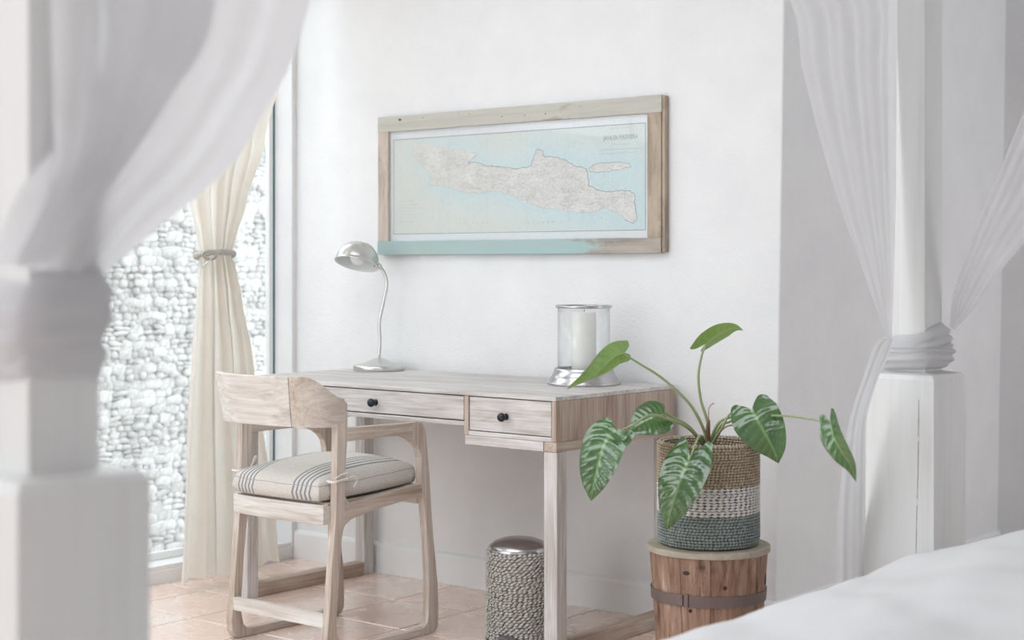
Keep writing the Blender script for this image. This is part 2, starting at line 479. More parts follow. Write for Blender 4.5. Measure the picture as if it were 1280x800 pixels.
for s in stones:
    sy, sz, w, h = s; dep = rng.uniform(.03, .045); off = rng.uniform(-.006, .008)
    tilt = rng.uniform(-.22, .22); near = 3.9 < sy < 6.2
    if s in big:
        o = bpy.data.objects.new('stone', rng.choice(smeshes)); C.objects.link(o); o.parent = wo
        o.location = (SX+off, sy, sz); o.scale = (dep, w*1.16, h*1.16); o.rotation_euler = (tilt, rng.uniform(-.25, .25), rng.uniform(-.2, .2))
    else:
        vs, fs = rng.choice(lows); b0 = len(allv); ct, st = math.cos(tilt), math.sin(tilt); sk = rng.uniform(-.25, .25)
        for q in vs:
            a = q.x*dep+q.z*h*sk; b_ = q.y*w*1.16; c_ = q.z*h*1.16
            allv.append((SX+off+a, sy+b_*ct-c_*st, sz+b_*st+c_*ct))
        allf += [[b0+k for k in f] for f in fs]
me = bpy.data.meshes.new('small_stones'); me.from_pydata(allv, [], allf); me.materials.append(M['stone'])
for p in me.polygons: p.use_smooth = True
so = bpy.data.objects.new('small_stones', me); C.objects.link(so); so.parent = wo; so['kind'] = 'stuff'

# ---------------------------------------------------------------- desk
DX0, DX1, DY0, DY1 = -4.20, -2.823, 3.662, 4.283
desk = thing('desk', 'whitewashed wooden writing desk with three drawers against the white wall', 'desk', ((DX0+DX1)/2, (DY0+DY1)/2, 0))
T = .76
obj('desk_top', BX(DX0, DX1, DY0, DY1, .7475, T), M['desk_x'], desk, bevel=.0015)
CX0, CX1 = -3.852, -3.174        # centre drawer bay
# side boxes
for (a, b_, side) in ((DX0, CX0, 0), (CX1, DX1, 1)):
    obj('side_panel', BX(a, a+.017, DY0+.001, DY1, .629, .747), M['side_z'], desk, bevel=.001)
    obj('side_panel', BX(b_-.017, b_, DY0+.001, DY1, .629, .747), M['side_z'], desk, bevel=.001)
    obj('box_bottom', BX(a+.017, b_-.017, DY0+.001, DY1, .629, .642), M['desk_x'], desk, bevel=.001)
    obj('box_back', BX(a+.017, b_-.017, DY1-.015, DY1, .642, .747), M['desk_x'], desk)
obj('centre_rail', BX(CX0, CX1, DY0+.003, DY0+.55, .655, .669), M['desk_x'], desk, bevel=.001)
obj('centre_back', BX(CX0, CX1, DY1-.02, DY1, .655, .747), M['desk_x'], desk)
def knob(x, z, parent):
    bm = bmesh.new(); y0 = DY0+.004
    prof = [(0, 0), (.010, 0), (.010, .002), (.0055, .004), (.0055, .011), (.009, .014), (.0125, .018), (.0138, .023), (.0125, .028), (.008, .032), (0, .0335)]
    lathe(bm, prof, (0, 0, 0), 20)
    bmesh.ops.rotate(bm, verts=bm.verts, cent=(0,0,0), matrix=Matrix.Rotation(PI/2, 3, 'X'))
    bmesh.ops.translate(bm, verts=bm.verts, vec=(x, y0, z))
    obj('knob', bm, M['knob'], parent, smooth=True)
for (a, b_, z0, z1, kx, kz) in ((CX0+.004, CX1-.004, .6725, .7445, -3.547, .706), (CX1+.020, DX1-.020, .6445, .7445, -3.012, .692), (DX0+.020, CX0-.020, .6445, .7445, -4.026, .692)):
    d = obj('drawer', BX(a, b_, DY0+.003, DY0+.50, z0, z1), M['desk_x'], desk, bevel=.0012)
    knob(kx, kz, d)
# dark gaps come from real recesses; legs, under-rails and floor rails
LW = .048
for x0 in (DX0, DX1+.023-LW-.0):
    pass
for (x0, sgn) in ((DX0, 0), (DX1-.002-LW+.004, 1)):
    x1 = x0+LW
    for y0 in (DY0+.002, DY1-.004-LW):
        obj('leg', BX(x0, x1, y0, y0+LW, 0.0, .599), M['desk_z'] , desk, bevel=.002)
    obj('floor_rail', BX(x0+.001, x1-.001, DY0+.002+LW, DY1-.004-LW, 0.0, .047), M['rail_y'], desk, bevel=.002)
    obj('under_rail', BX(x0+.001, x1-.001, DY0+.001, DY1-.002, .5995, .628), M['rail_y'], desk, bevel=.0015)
obj('under_rail', BX(CX1+.002, DX1-LW, DY0+.002, DY0+.030, .5995, .628), M['desk_x'], desk, bevel=.0015)
obj('under_rail', BX(DX0+LW, CX0-.002, DY0+.002, DY0+.030, .5995, .628), M['desk_x'], desk, bevel=.0015)

# ---------------------------------------------------------------- chair
chair = thing('dining_chair', 'limed wooden armchair with curved backrest and sled legs drawn up to the desk', 'chair', (-3.546, 3.47, 0))
rear = [(3.2365,.06),(3.240,.028),(3.250,.009),(3.268,0),(3.325,0),(3.325,.024),(3.302,.027),(3.286,.040),(3.278,.070),(3.276,.112),(3.285,.227),(3.297,.342),(3.302,.366),(3.308,.382),(3.308,.506),(3.319,.626),(3.321,.70),(3.319,.738),(3.300,.752),(3.281,.758),(3.279,.657),(3.276,.565),(3.271,.403),(3.259,.289),(3.245,.13)]
rail = [(3.300,.366),(3.312,.384),(3.338,.397),(3.421,.411),(3.587,.428),(3.652,.432),(3.652,.472),(3.632,.469),(3.50,.458),(3.350,.445),(3.334,.446),(3.320,.454),(3.312,.468),(3.308,.49),(3.300,.49)]
front = [(3.630,0),(3.690,0),(3.706,.005),(3.716,.020),(3.718,.05),(3.715,.149),(3.696,.289),(3.683,.414),(3.676,.502),(3.661,.62),(3.655,.642),(3.643,.655),(3.622,.662),(3.600,.662),(3.600,.602),(3.612,.594),(3.628,.577),(3.636,.55),(3.637,.47),(3.650,.413),(3.665,.293),(3.672,.168),(3.672,.065),(3.668,.040),(3.655,.027),(3.630,.023)]
arm = [(3.310,.626),(3.50,.6265),(3.55,.624),(3.585,.611),(3.606,.5985),(3.606,.6615),(3.585,.6595),(3.310,.667)]
run = [(3.320,0),(3.635,0),(3.635,.0225),(3.320,.0245)]
for x0, x1 in ((-3.766, -3.741), (-3.352, -3.327)):
    for nm, poly, mt, ins in (('rear_leg', rear, 'chair_z', 0), ('front_leg', front, 'chair_z', 0), ('side_rail', rail, 'chair_y', .0006), ('armrest', arm, 'chair_y', .0006), ('runner', run, 'chair_y', .0006)):
        bm = bmesh.new(); prism(bm, poly, x0+ins, x1-ins); obj(nm, bm, M[mt], chair, bevel=.0022)
def bow(bm, x0, x1, y, sag, th, z0, z1, n=14):
    def f(x): u = (x-x0)/(x1-x0)*2-1; return -sag*(1-u*u)
    pts = [(lerp(x0, x1, i/n), y+f(lerp(x0, x1, i/n))) for i in range(n+1)]
    poly = pts+[(x, yy+th) for x, yy in pts[::-1]]
    prism(bm, poly, z0, z1, 'z')
bm = bmesh.new(); bow(bm, -3.742, -3.351, 3.245, .010, .026, .388, .446); obj('rear_rail', bm, M['chair_x'], chair, bevel=.002)
bm = bmesh.new(); bow(bm, -3.742, -3.351, 3.640, -.004, .022, .405, .462); obj('front_rail', bm, M['chair_x'], chair, bevel=.002)
bm = bmesh.new()
prism(bm, [(3.262,.440),(3.45,.442),(3.645,.456),(3.645,.468),(3.45,.454),(3.262,.451)], -3.742, -3.351); obj('seat', bm, M['chair_y'], chair, bevel=.002)
obj('stretcher', BX(-3.742, -3.351, 3.243, 3.263, .090, .130), M['chair_x'], chair, bevel=.002)
# curved backrest in three jointed boards
def back_board(u0, u1, mt, nm, lab=None):
    bm = bmesh.new(); a, b_ = .2085, .150; cx = -3.5465; n = 22; rows = []
    for i in range(n+1):
        u = lerp(u0, u1, i/n); ang = u*PI            # 0 right end .. 1 left end
        c_, s_ = math.cos(ang), math.sin(ang)
        e = .74
        px = cx+a*math.copysign(abs(c_)**e, c_); py = 3.308-b_*abs(s_)**e
        # outward normal
        nx, ny = math.copysign(abs(c_)**(2-e), c_)/a, -abs(s_)**(2-e)/b_
        l = math.hypot(nx, ny); nx /= l; ny /= l
        th = .011
        d = min(u, 1-u)
        zt = .752+.070*sm(-.02, .24, d); zb = .670+.006*abs(s_)
        lean = .034*abs(s_)
        sec = [(th, zb, 0), (th, zt, 1), (-th, zt, 1), (-th, zb, 0)]
        rows.append([bm.verts.new((px+nx*(o_+lean*k), py+ny*(o_+lean*k), zz)) for o_, zz, k in sec])
    for i in range(n):
        for k in range(4): bm.faces.new((rows[i][k], rows[i][(k+1) % 4], rows[i+1][(k+1) % 4], rows[i+1][k]))
    bm.faces.new(rows[0]); bm.faces.new(rows[-1][::-1])
    o = obj(nm, bm, M[mt], chair, bevel=.002)
    if lab: o['label'] = lab
back_board(.305, .80, 'chair_x', 'backrest')
back_board(.0, .303, 'chair_x2', 'backrest_end', 'darker tan end block of the backrest')
back_board(.802, 1.0, 'chair_x', 'backrest_end')

# cushion
def mat_cushion():
    m, nt, b = newmat('striped_linen'); tc = nt.nodes.new('ShaderNodeTexCoord')
    sp = nt.nodes.new('ShaderNodeSeparateXYZ'); nt.links.new(tc.outputs['Object'], sp.inputs[0])
    ab = N(nt, 'ShaderNodeMath', operation='ABSOLUTE'); nt.links.new(sp.outputs['X'], ab.inputs[0])
    # stripes between .075 and .165 from the centre, pitch .018
    st = N(nt, 'ShaderNodeMath', operation='SUBTRACT'); nt.links.new(ab.outputs[0], st.inputs[0]); st.inputs[1].default_value = .084
    md = N(nt, 'ShaderNodeMath', operation='FRACT'); dv = N(nt, 'ShaderNodeMath', operation='DIVIDE'); nt.links.new(st.outputs[0], dv.inputs[0]); dv.inputs[1].default_value = .0165
    nt.links.new(dv.outputs[0], md.inputs[0])
    lt = N(nt, 'ShaderNodeMath', operation='LESS_THAN'); nt.links.new(md.outputs[0], lt.inputs[0]); lt.inputs[1].default_value = .40
    g1 = N(nt, 'ShaderNodeMath', operation='GREATER_THAN'); nt.links.new(st.outputs[0], g1.inputs[0]); g1.inputs[1].default_value = 0
    g2 = N(nt, 'ShaderNodeMath', operation='LESS_THAN'); nt.links.new(st.outputs[0], g2.inputs[0]); g2.inputs[1].default_value = .0165*5
    p1 = N(nt, 'ShaderNodeMath', operation='MULTIPLY'); nt.links.new(lt.outputs[0], p1.inputs[0]); nt.links.new(g1.outputs[0], p1.inputs[1])
    p2 = N(nt, 'ShaderNodeMath', operation='MULTIPLY'); nt.links.new(p1.outputs[0], p2.inputs[0]); nt.links.new(g2.outputs[0], p2.inputs[1])
    v = coords(nt); base = ramp(nt, noise_t(nt, v, 300, 3), [(.3, (.54, .50, .46)), (.7, (.70, .665, .625))])
    v3 = coords(nt, (900, 900, 900)); 
    stc = ramp(nt, noise_t(nt, v, 500, 2), [(.3, (.17, .175, .19)), (.7, (.30, .305, .32))])
    nt.links.new(mixc(nt, p2.outputs[0], base, stc), b.inputs['Base Color'])
    b.inputs['Roughness'].default_value = .9; b.inputs['Specular IOR Level'].default_value = .15
    bump(nt, b, noise_t(nt, v, 700, 2), .4, .0006)
    return m
M['cushion'] = mat_cushion()
M['piping'] = mat_plain('linen_piping', (.40, .37, .35), .9)
CXc, CYc = -3.5465, 3.442
cush = empty('seat_cushion', (CXc, CYc, .453))
tag(cush, 'beige linen seat cushion with grey-blue stripes tied onto the wooden chair', 'cushion')
hx, hy = .1925, .214
def cz(y): return .453+(y-3.262)*.040       # seat plane
def cushion_pt(a, b_, top):
    # a,b in -1..1 square, rounded in plan
    k = 1-.035*(a*a*b_*b_)*1.5
    x = CXc+a*hx*k; y = CYc+b_*hy*k
    e = max(abs(a), abs(b_))
    side = (1-e**6)
    if top:
        h = .050+.032*(1-a*a)**.7*(1-b_*b_)**.7+.022*side**.5
        h += .004*noise.noise(Vector((x*9, y*9, 0)))
    else: h = .003*(1-side**.5)+.002
    return Vector((x, y, cz(y)+h*.95))
bm = bmesh.new(); n = 27
def warp(t): 
    s = t*2-1; return math.copysign(1-(1-abs(s))**1.6, s)
top = [[bm.verts.new(cushion_pt(warp(i/(n-1)), warp(j/(n-1)), True)) for j in range(n)] for i in range(n)]
bot = [[bm.verts.new(cushion_pt(warp(i/(n-1)), warp(j/(n-1)), False)) for j in range(n)] for i in range(n)]
for i in range(n-1):
    for j in range(n-1):
        bm.faces.new((top[i][j], top[i+1][j], top[i+1][j+1], top[i][j+1])); bm.faces.new((bot[i][j], bot[i][j+1], bot[i+1][j+1], bot[i+1][j]))
per = [(i, 0) for i in range(n-1)]+[(n-1, j) for j in range(n-1)]+[(i, n-1) for i in range(n-1, 0, -1)]+[(0, j) for j in range(n-1, 0, -1)]
mid = []
for (i, j) in per:
    p = (top[i][j].co+bot[i][j].co)/2; d = Vector((p.x-CXc, p.y-CYc, 0)); d = Vector((d.x/hx, d.y/hy, 0)); q = Vector((math.copysign(abs(d.x)**6, d.x), math.copysign(abs(d.y)**6, d.y), 0)); q.normalize()
    mid.append(bm.verts.new(p+q*.0075))
L = len(per)
for k in range(L):
    k2 = (k+1) % L; (i, j), (i2, j2) = per[k], per[k2]
    bm.faces.new((top[i][j], mid[k], mid[k2], top[i2][j2])) ; bm.faces.new((mid[k], bot[i][j], bot[i2][j2], mid[k2]))
pip = [top[i][j].co.copy() for i, j in per]; pip2 = [bot[i][j].co.copy() for i, j in per]
obj('cushion_cover', bm, M['cushion'], cush, smooth=True)
bm = bmesh.new(); tube(bm, pip, .0011, 5, closed=True); tube(bm, pip2, .0011, 5, closed=True); obj('piping', bm, M['piping'], cush, smooth=True)
# ties round the rear legs
def tie(x0, x1, flip):
    bm = bmesh.new(); zt = .513; y0, y1 = 3.268, 3.318
    cx_ = (x0+x1)/2; e = .004
    loop = [(x0-e, y0-e, zt), (cx_, y0-e-.002, zt-.001), (x1+e, y0-e, zt), (x1+e, (y0+y1)/2, zt+.004), (x1+e, y1+e-.006, zt+.006), (cx_, y1+e, zt+.004), (x0-e, y1-.004, zt+.002), (x0-e, (y0+y1)/2, zt)]
    tube(bm, catmull(loop+[loop[0]], 5)[:-1], .0026, 6, closed=True, ell=(.6, 1.5))
    loop2 = [(p[0]+(.001 if p[0] > cx_ else -.001), p[1], p[2]+.010+(.006 if p[1] > 3.29 else 0)) for p in loop]
    if not flip: tube(bm, catmull(loop2[2:6]+[(cx_-.02, 3.29, zt+.018)], 5), .0022, 6, ell=(.6, 1.4))
    # tail ending in a knotted loop
    xs = x1+.006 if not flip else x1+.006
    tube(bm, catmull([(xs, 3.318, zt+.008), (xs+.006, 3.335, zt+.012), (xs+.002, 3.350, zt-.002), (xs+.001, 3.338, zt-.022)], 5), .0022, 6)
    inner = [(x1+.003, 3.30, zt), (x1+.016, 3.312, zt-.006)] if flip else [(x0-.003, 3.30, zt), (x0-.016, 3.31, zt-.008)]
    tube(bm, inner, .0025, 6)
    if flip: tube(bm, catmull([(x1+.004, 3.315, zt+.01), (x1+.012, 3.325, zt+.035), (x1+.018, 3.315, zt+.04), (x1+.012, 3.305, zt+.012)], 5), .0025, 6)
    obj('tie', bm, M['tie'], cush, smooth=True)
tie(-3.766, -3.741, True); tie(-3.352, -3.327, False)

# ---------------------------------------------------------------- desk lamp
lc = Vector((-4.038, 4.188, .7602))
lamp = thing('desk_lamp', 'brushed nickel gooseneck desk lamp with dome shade at the left end of the desk', 'lamp', lc)
bm = bmesh.new()
lathe(bm, [(0, 0), (.090, 0), (.092, .002), (.092, .017), (.090, .0195), (.084, .021), (.070, .024), (.052, .029), (.036, .036), (.024, .043), (.014, .047), (.0075, .049), (.0075, .054), (0, .054)], lc, 64)
obj('base', bm, M['nickel'], lamp, smooth=True, bevel=0)
LD = 5.853
neck = [(lc.x, lc.y, lc.z+.048), (-4.0364,4.1924,0.8617), (-4.0375,4.1915,0.9371), (-4.0252,4.2016,1.0154), (-4.0173,4.2080,1.0762), (-4.0274,4.1997,1.1197), (-4.0487,4.1823,1.1414)]  # neck points converted from image pixels, like most point tables below
bm = bmesh.new(); tube(bm, catmull(neck, 10), .0062, 12); obj('gooseneck', bm, M['nickel'], lamp, smooth=True)
# shade: dome around an axis
Fv = Vector((-.632, .775, 0)); Rv = Vector((.775, .632, 0)); Uv = Vector((0, 0, 1))
sc_ = Vector((-4.0810,4.1173,1.1458)); down = (Rv*-.19 + Uv*-.93 - Fv*.30).normalized()
def orient(bm, axis, center):
    q = Vector((0, 0, 1)).rotation_difference(axis)
    bmesh.ops.rotate(bm, verts=bm.verts, cent=(0,0,0), matrix=q.to_matrix()); bmesh.ops.translate(bm, verts=bm.verts, vec=center)
up_ = -down; SR = .0790
bm = bmesh.new()
outer = [(SR+.003, -.001), (SR+.0035, .001), (SR, .003)]+[(SR*math.cos(a)**.9, .003+SR*1.02*math.sin(a)) for a in [k*PI/2/16 for k in range(1, 16)]]+[(0, .003+SR*1.02)]
lathe(bm, outer, (0,0,0), 48); orient(bm, up_, sc_); sh = obj('lamp_shade', bm, M['nickel'], lamp, smooth=True)
bm = bmesh.new()
inner = [(SR+.003, -.001), (SR-.002, 0)]+[((SR-.002)*math.cos(a)**.9, .002+(SR-.002)*math.sin(a)) for a in [k*PI/2/16 for k in range(1, 16)]]+[(0, SR)]
lathe(bm, inner, (0,0,0), 48); orient(bm, up_, sc_); obj('shade_lining', bm, M['nickel_in'], sh, smooth=True)
bm = bmesh.new()
lathe(bm, [(0, -.004), (.012, -.002), (.022, .004), (.027, .014), (.028, .024), (.025, .036), (.018, .048), (.013, .058), (.013, .074)], (0,0,0), 24); orient(bm, up_, sc_+up_*.002); obj('bulb', bm, M['bulb'], lamp, smooth=True)
bm = bmesh.new()
side_ = (Rv - down*Rv.dot(down)).normalized(); fw = down.cross(side_)
for k in range(4):
    ang = -.15-.17*k
    d_ = (side_*math.cos(ang)+fw*math.sin(ang)*(1 if fw.dot(Fv) > 0 else -1)*-1).normalized()
    c_ = sc_+up_*.020+d_*(SR-.0055)
    tube(bm, [c_-up_*.0055, c_+up_*.0055], .0012, 6)
obj('vent_slots', bm, M['slot'], sh, smooth=True)
bm = bmesh.new(); tube(bm, [sc_+side_*(SR-.002)+up_*.008, sc_+side_*(SR+.011)+up_*.004], .009, 12, rad=lambda t: .011-.003*t); obj('shade_joint', bm, M['nickel'], lamp, smooth=True)

# ---------------------------------------------------------------- hurricane lantern and candle
hc = Vector((-3.062, 4.118, .7602))
lan = thing('candle_lantern', 'clear glass hurricane lantern with stepped silver base on the right of the desk', 'lantern', hc)
bm = bmesh.new()
lathe(bm, [(0, 0), (.116, 0), (.1185, .002), (.1175, .006), (.112, .009), (.1125, .013), (.108, .017), (.1085, .021), (.103, .026), (.099, .034), (.0955, .044), (.0945, .051), (.092, .053), (.089, .051), (.087, .040), (.086, .022), (.0, .020)], hc, 72)
obj('base', bm, M['steel'], lan, smooth=True)
bm = bmesh.new()
lathe(bm, [(.0845, .0205), (.0845, .246), (.0820, .246), (.0820, .0205)], hc, 72, close=True); obj('glass_cylinder', bm, M['clear'], lan, smooth=True)
bm = bmesh.new()
lathe(bm, [(.080, .2445), (.0895, .2445), (.0905, .247), (.0905, .251), (.089, .2535), (.081, .2535), (.0795, .251), (.0795, .247)], hc, 72, close=True); obj('rim_ring', bm, M['steel'], lan, smooth=True)
cd = thing('candle', 'ivory pillar candle standing inside the glass lantern', 'candle', hc+Vector((0, 0, .0202)))
bm = bmesh.new(); zc = .0203
lathe(bm, [(0, zc), (.038, zc), (.0395, zc+.002), (.0395, .228), (.038, .2315), (.034, .232), (.028, .229), (0, .227)], hc, 40); obj('wax_body', bm, M['wax'], cd, smooth=True)
bm = bmesh.new(); tube(bm, [hc+Vector((0, 0, .226)), hc+Vector((.001, 0, .234)), hc+Vector((.003, .001, .239))], .0012, 6); obj('wick', bm, M['wick'], cd)

# ---------------------------------------------------------------- framed map
FX0, FX1, FZ0, FZ1 = -4.137, -2.863, 1.180, 1.689
fy0, fy1 = BY-.026, BY-.004
fm = thing('framed_map', 'antique island map in a weathered wooden frame hung above the desk', 'picture', ((FX0+FX1)/2, BY-.004, FZ0))
def mat_weather(name, axis, base, paint, edge, sc=1.0, thr=(.45, .55), grad=None):
    m, nt, b = newmat(name); s = [30]*3; s[axis] = 3
    v = coords(nt, tuple(s)); n1 = noise_t(nt, v, 1, 6, .65, .5); w = ramp(nt, n1, [(.3, tuple(x*.55 for x in base)), (.7, base)])
    s2 = [10]*3; s2[axis] = 3.2
    n2 = noise_t(nt, coords(nt, tuple(s2)), sc, 6, .7, .4)
    if grad:
        tc = nt.nodes.new('ShaderNodeTexCoord'); sp = nt.nodes.new('ShaderNodeSeparateXYZ'); nt.links.new(tc.outputs['Object'], sp.inputs[0])
        mr = nt.nodes.new('ShaderNodeMapRange'); mr.inputs['From Min'].default_value = grad[0]; mr.inputs['From Max'].default_value = grad[1]; mr.inputs['To Min'].default_value = .25; mr.inputs['To Max'].default_value = -.28
        nt.links.new(sp.outputs['X'], mr.inputs['Value']); ad = N(nt, 'ShaderNodeMath', operation='ADD'); nt.links.new(n2, ad.inputs[0]); nt.links.new(mr.outputs[0], ad.inputs[1]); n2 = ad.outputs[0]
    f = ramp(nt, n2, [(thr[0], (0,)*3), (thr[1], (1,)*3)])
    pc = ramp(nt, n1, [(.3, edge), (.65, paint)])
    nt.links.new(mixc(nt, f, w, pc), b.inputs['Base Color']); b.inputs['Roughness'].default_value = .7
    # nail holes and knots
    vo = N(nt, 'ShaderNodeTexVoronoi'); vo.inputs['Scale'].default_value = 9; nt.links.new(coords(nt), vo.inputs['Vector'])
    bump(nt, b, n1, .5, .002)
    return m
M['fr_top'] = mat_weather('frame_pale_paint', 0, (.46, .38, .30), (.56, .545, .49), (.47, .45, .40), 1, (.36, .42))
M['fr_bot'] = mat_weather('frame_turquoise_paint', 0, (.50, .44, .39), (.36, .53, .53), (.42, .50, .48), 1.6, (.44, .56), (.0, .62))
M['fr_l'] = mat_weather('frame_bare_left', 2, (.56, .47, .40), (.62, .53, .46), (.54, .45, .38), 1)
M['fr_r'] = mat_weather('frame_bare_right', 2, (.47, .38, .29), (.50, .41, .33), (.44, .34, .25), 1)
wt, wb, wsl, wsr = .056, .050, .052, .062
def fr(nm, pts, y0, y1, mt, lab):
    bm = bmesh.new(); prism(bm, pts, y0, y1, 'y'); o = obj(nm, bm, M[mt], fm, bevel=.0016); o['label'] = lab
def wob(x0, x1, z, a, n=16, seed=0): return [(lerp(x0, x1, i/n), z+a*noise.noise(Vector((i*.7, seed, 0)))) for i in range(n+1)]
fr('top_rail', wob(FX0, FX1-.012, FZ1, .0015, seed=1)+wob(FX1-.012, FX0, FZ1-wt, .002, seed=2), fy0, fy1, 'fr_top', 'pale grey chipped paint rail')
fr('bottom_rail', wob(FX0, FX1-.014, FZ0+wb, .002, seed=3)+wob(FX1-.014, FX0, FZ0, .0015, seed=4), fy0-.001, fy1, 'fr_bot', 'worn turquoise painted rail')
fr('left_stile', [(FX0+.001, FZ0+wb), (FX0+.001, FZ1-wt), (FX0+wsl, FZ1-wt), (FX0+wsl, FZ0+wb)], fy0+.001, fy1, 'fr_l', 'bare tan wooden stile')
fr('right_stile', [(FX1-wsr-.004, FZ0+wb), (FX1-wsr-.004, FZ1-wt), (FX1-.0125, FZ1-wt), (FX1-.0125, FZ0+wb)], fy0-.002, fy1, 'fr_r', 'bare brown wooden stile')
fr('edge_strip', [(FX1-.012, FZ0+.002), (FX1-.012, FZ1-.001), (FX1, FZ1-.003), (FX1, FZ0+.004)], fy0+.002, fy1, 'fr_r', 'narrow brown batten on the right edge')
# nails and knots in the top rail
M['nail'] = mat_plain('dark_nail', (.13, .10, .07), .7)
for x, z, r in (((-4.0237,4.2760,1.6742)[0], (-4.0237,4.2760,1.6742)[2], .006), ((-3.9089,4.2760,1.6748)[0], (-3.9089,4.2760,1.6748)[2], .0022), ((-3.5393,4.2760,1.6571)[0], (-3.5393,4.2760,1.6571)[2], .0022), ((-3.4379,4.2760,1.6555)[0], (-3.4379,4.2760,1.6555)[2], .0022), ((-3.3474,4.2760,1.6555)[0], (-3.3474,4.2760,1.6555)[2], .0028), ((-3.7363,4.2760,1.6789)[0], (-3.7363,4.2760,1.6789)[2], .0018), ((-2.8845,4.2760,1.4763)[0], (-2.8845,4.2760,1.4763)[2], .0024), ((-3.6876,4.2760,1.6759)[0], (-3.6876,4.2760,1.6759)[2], .0018)):
    bm = bmesh.new()
    bmesh.ops.create_uvsphere(bm, u_segments=8, v_segments=5, radius=r, matrix=Matrix.Translation((x, fy0-.0006, z)) @ Matrix.Diagonal((1.3, .35, .8, 1)))
    obj('nail_head', bm, M['nail'], fm)
# map sheet: printed colours on a fine grid
mx0, mx1, mz0, mz1 = FX0+wsl-.004, FX1-wsr, FZ0+wb-.004, FZ1-wt+.004
my = fy1-.007
coast_px = [(-3.9708,4.3000,1.5838), (-3.9073,4.3000,1.5851), (-3.8452,4.3000,1.5702), (-3.7610,4.3000,1.5594), (-3.6878,4.3000,1.5427), (-3.6636,4.3000,1.5309), (-3.7083,4.3000,1.5059), (-3.6525,4.3000,1.5022), (-3.6285,4.3000,1.4900), (-3.5357,4.3000,1.4822), (-3.4785,4.3000,1.4731), (-3.4219,4.3000,1.4819), (-3.4100,4.3000,1.5130), (-3.3975,4.3000,1.5384), (-3.3710,4.3000,1.5331), (-3.3662,4.3000,1.5111), (-3.3317,4.3000,1.5096), (-3.2770,4.3000,1.4983), (-3.2341,4.3000,1.4759), (-3.1864,4.3000,1.4646), (-3.1787,4.3000,1.4430), (-3.1754,4.3000,1.4087), (-3.1385,4.3000,1.3905), (-3.0966,4.3000,1.3832), (-3.0459,4.3000,1.3878), (-3.0091,4.3000,1.3848), (-2.9885,4.3000,1.3696), (-2.9885,4.3000,1.3279), (-2.9790,4.3000,1.2938), (-2.9948,4.3000,1.2774), (-3.0347,4.3000,1.2948), (-3.0652,4.3000,1.3164), (-3.1074,4.3000,1.3306), (-3.1698,4.3000,1.3147), (-3.2449,4.3000,1.3202), (-3.3111,4.3000,1.3303), (-3.3766,4.3000,1.3367), (-3.4219,4.3000,1.3547), (-3.4664,4.3000,1.3691), (-3.5120,4.3000,1.3842), (-3.5697,4.3000,1.3989), (-3.6047,4.3000,1.3999), (-3.6755,4.3000,1.3929), (-3.7233,4.3000,1.3986), (-3.7724,4.3000,1.4143), (-3.8452,4.3000,1.4280), (-3.8956,4.3000,1.4333), (-3.8839,4.3000,1.4682), (-3.9328,4.3000,1.5072), (-3.9783,4.3000,1.5461)]
isle_px = [(-3.1754,4.3000,1.4642), (-3.1385,4.3000,1.4800), (-3.0652,4.3000,1.4810), (-3.0139,4.3000,1.4750), (-3.0043,4.3000,1.4616), (-3.0459,4.3000,1.4553), (-3.1172,4.3000,1.4492), (-3.1698,4.3000,1.4528)]
def rough(poly, n, a, seed):
    out = []
    for i in range(len(poly)):
        p, q = poly[i], poly[(i+1) % len(poly)]
        for k in range(n):
            t = k/n; x = lerp(p[0], q[0], t); z = lerp(p[2], q[2], t)
            out.append((x+a*noise.noise(Vector((x*60, z*60, seed))), z+a*noise.noise(Vector((x*60+9, z*60, seed+4)))))
    return out
lands = [rough(coast_px, 6, .005, 1), rough(isle_px, 6, .004, 2)]
def inside(x, z, poly):
    c = False; j = len(poly)-1
    for i in range(len(poly)):
        if (poly[i][1] > z) != (poly[j][1] > z) and x < (poly[j][0]-poly[i][0])*(z-poly[i][1])/(poly[j][1]-poly[i][1])+poly[i][0]: c = not c
        j = i
    return c
def dist(x, z, poly): return min(math.hypot(x-p[0], z-p[1]) for p in poly[::2])
bx0, bx1, bz0, bz1 = mx0+.020, mx1-.022, mz0+.030, mz1-.034     # printed border
bm = bmesh.new(); col = bm.verts.layers.float_color.new('print')
nx, nz = 260, 96
V = []
for i in range(nx+1):
    r_ = []
    for j in range(nz+1):
        x = lerp(mx0, mx1, i/nx); z = lerp(mz0, mz1, j/nz); v = bm.verts.new((x, my, z))
        nn = noise.noise(Vector((x*6, 0, z*6))); n2 = noise.noise(Vector((x*28, 3, z*28))); n3 = noise.noise(Vector((x*120, 7, z*120)))
        land = any(inside(x, z, q) for q in lands)
        if not (bx0 < x < bx1 and bz0 < z < bz1): c = (.80, .82, .84)
        elif land:
            wh = .10*max(0, noise.noise(Vector((x*11, 20, z*14)))); c = (.755+wh+.05*n2+.05*n3, .74+wh+.04*n2+.06*n3, .71+wh+.04*n2+.06*n3)
        else:
            d = min(dist(x, z, q) for q in lands); k = math.exp(-(d/.05)**1.5)*.9+.12*nn+.35*sm(-3.7, -3.1, x)
            k = max(0, min(1, k)); k *= sm(-4.05, -3.75, x)*.8+.2
            c = tuple(lerp(a, b_, k) for a, b_ in zip((.73, .755, .715), (.645, .765, .78)))
        v[col] = (*c, 1); r_.append(v)
    V.append(r_)
for i in range(nx):
    for j in range(nz): bm.faces.new((V[i][j], V[i+1][j], V[i+1][j+1], V[i][j+1]))
mm, nt, b = newmat('printed_map'); at_ = nt.nodes.new('ShaderNodeAttribute'); at_.attribute_name = 'print'; 
vv = coords(nt); fl = ramp(nt, noise_t(nt, vv, 190, 4, .7, 1.5), [(.38, (.84, .83, .83)), (.5, (1, 1, 1))])
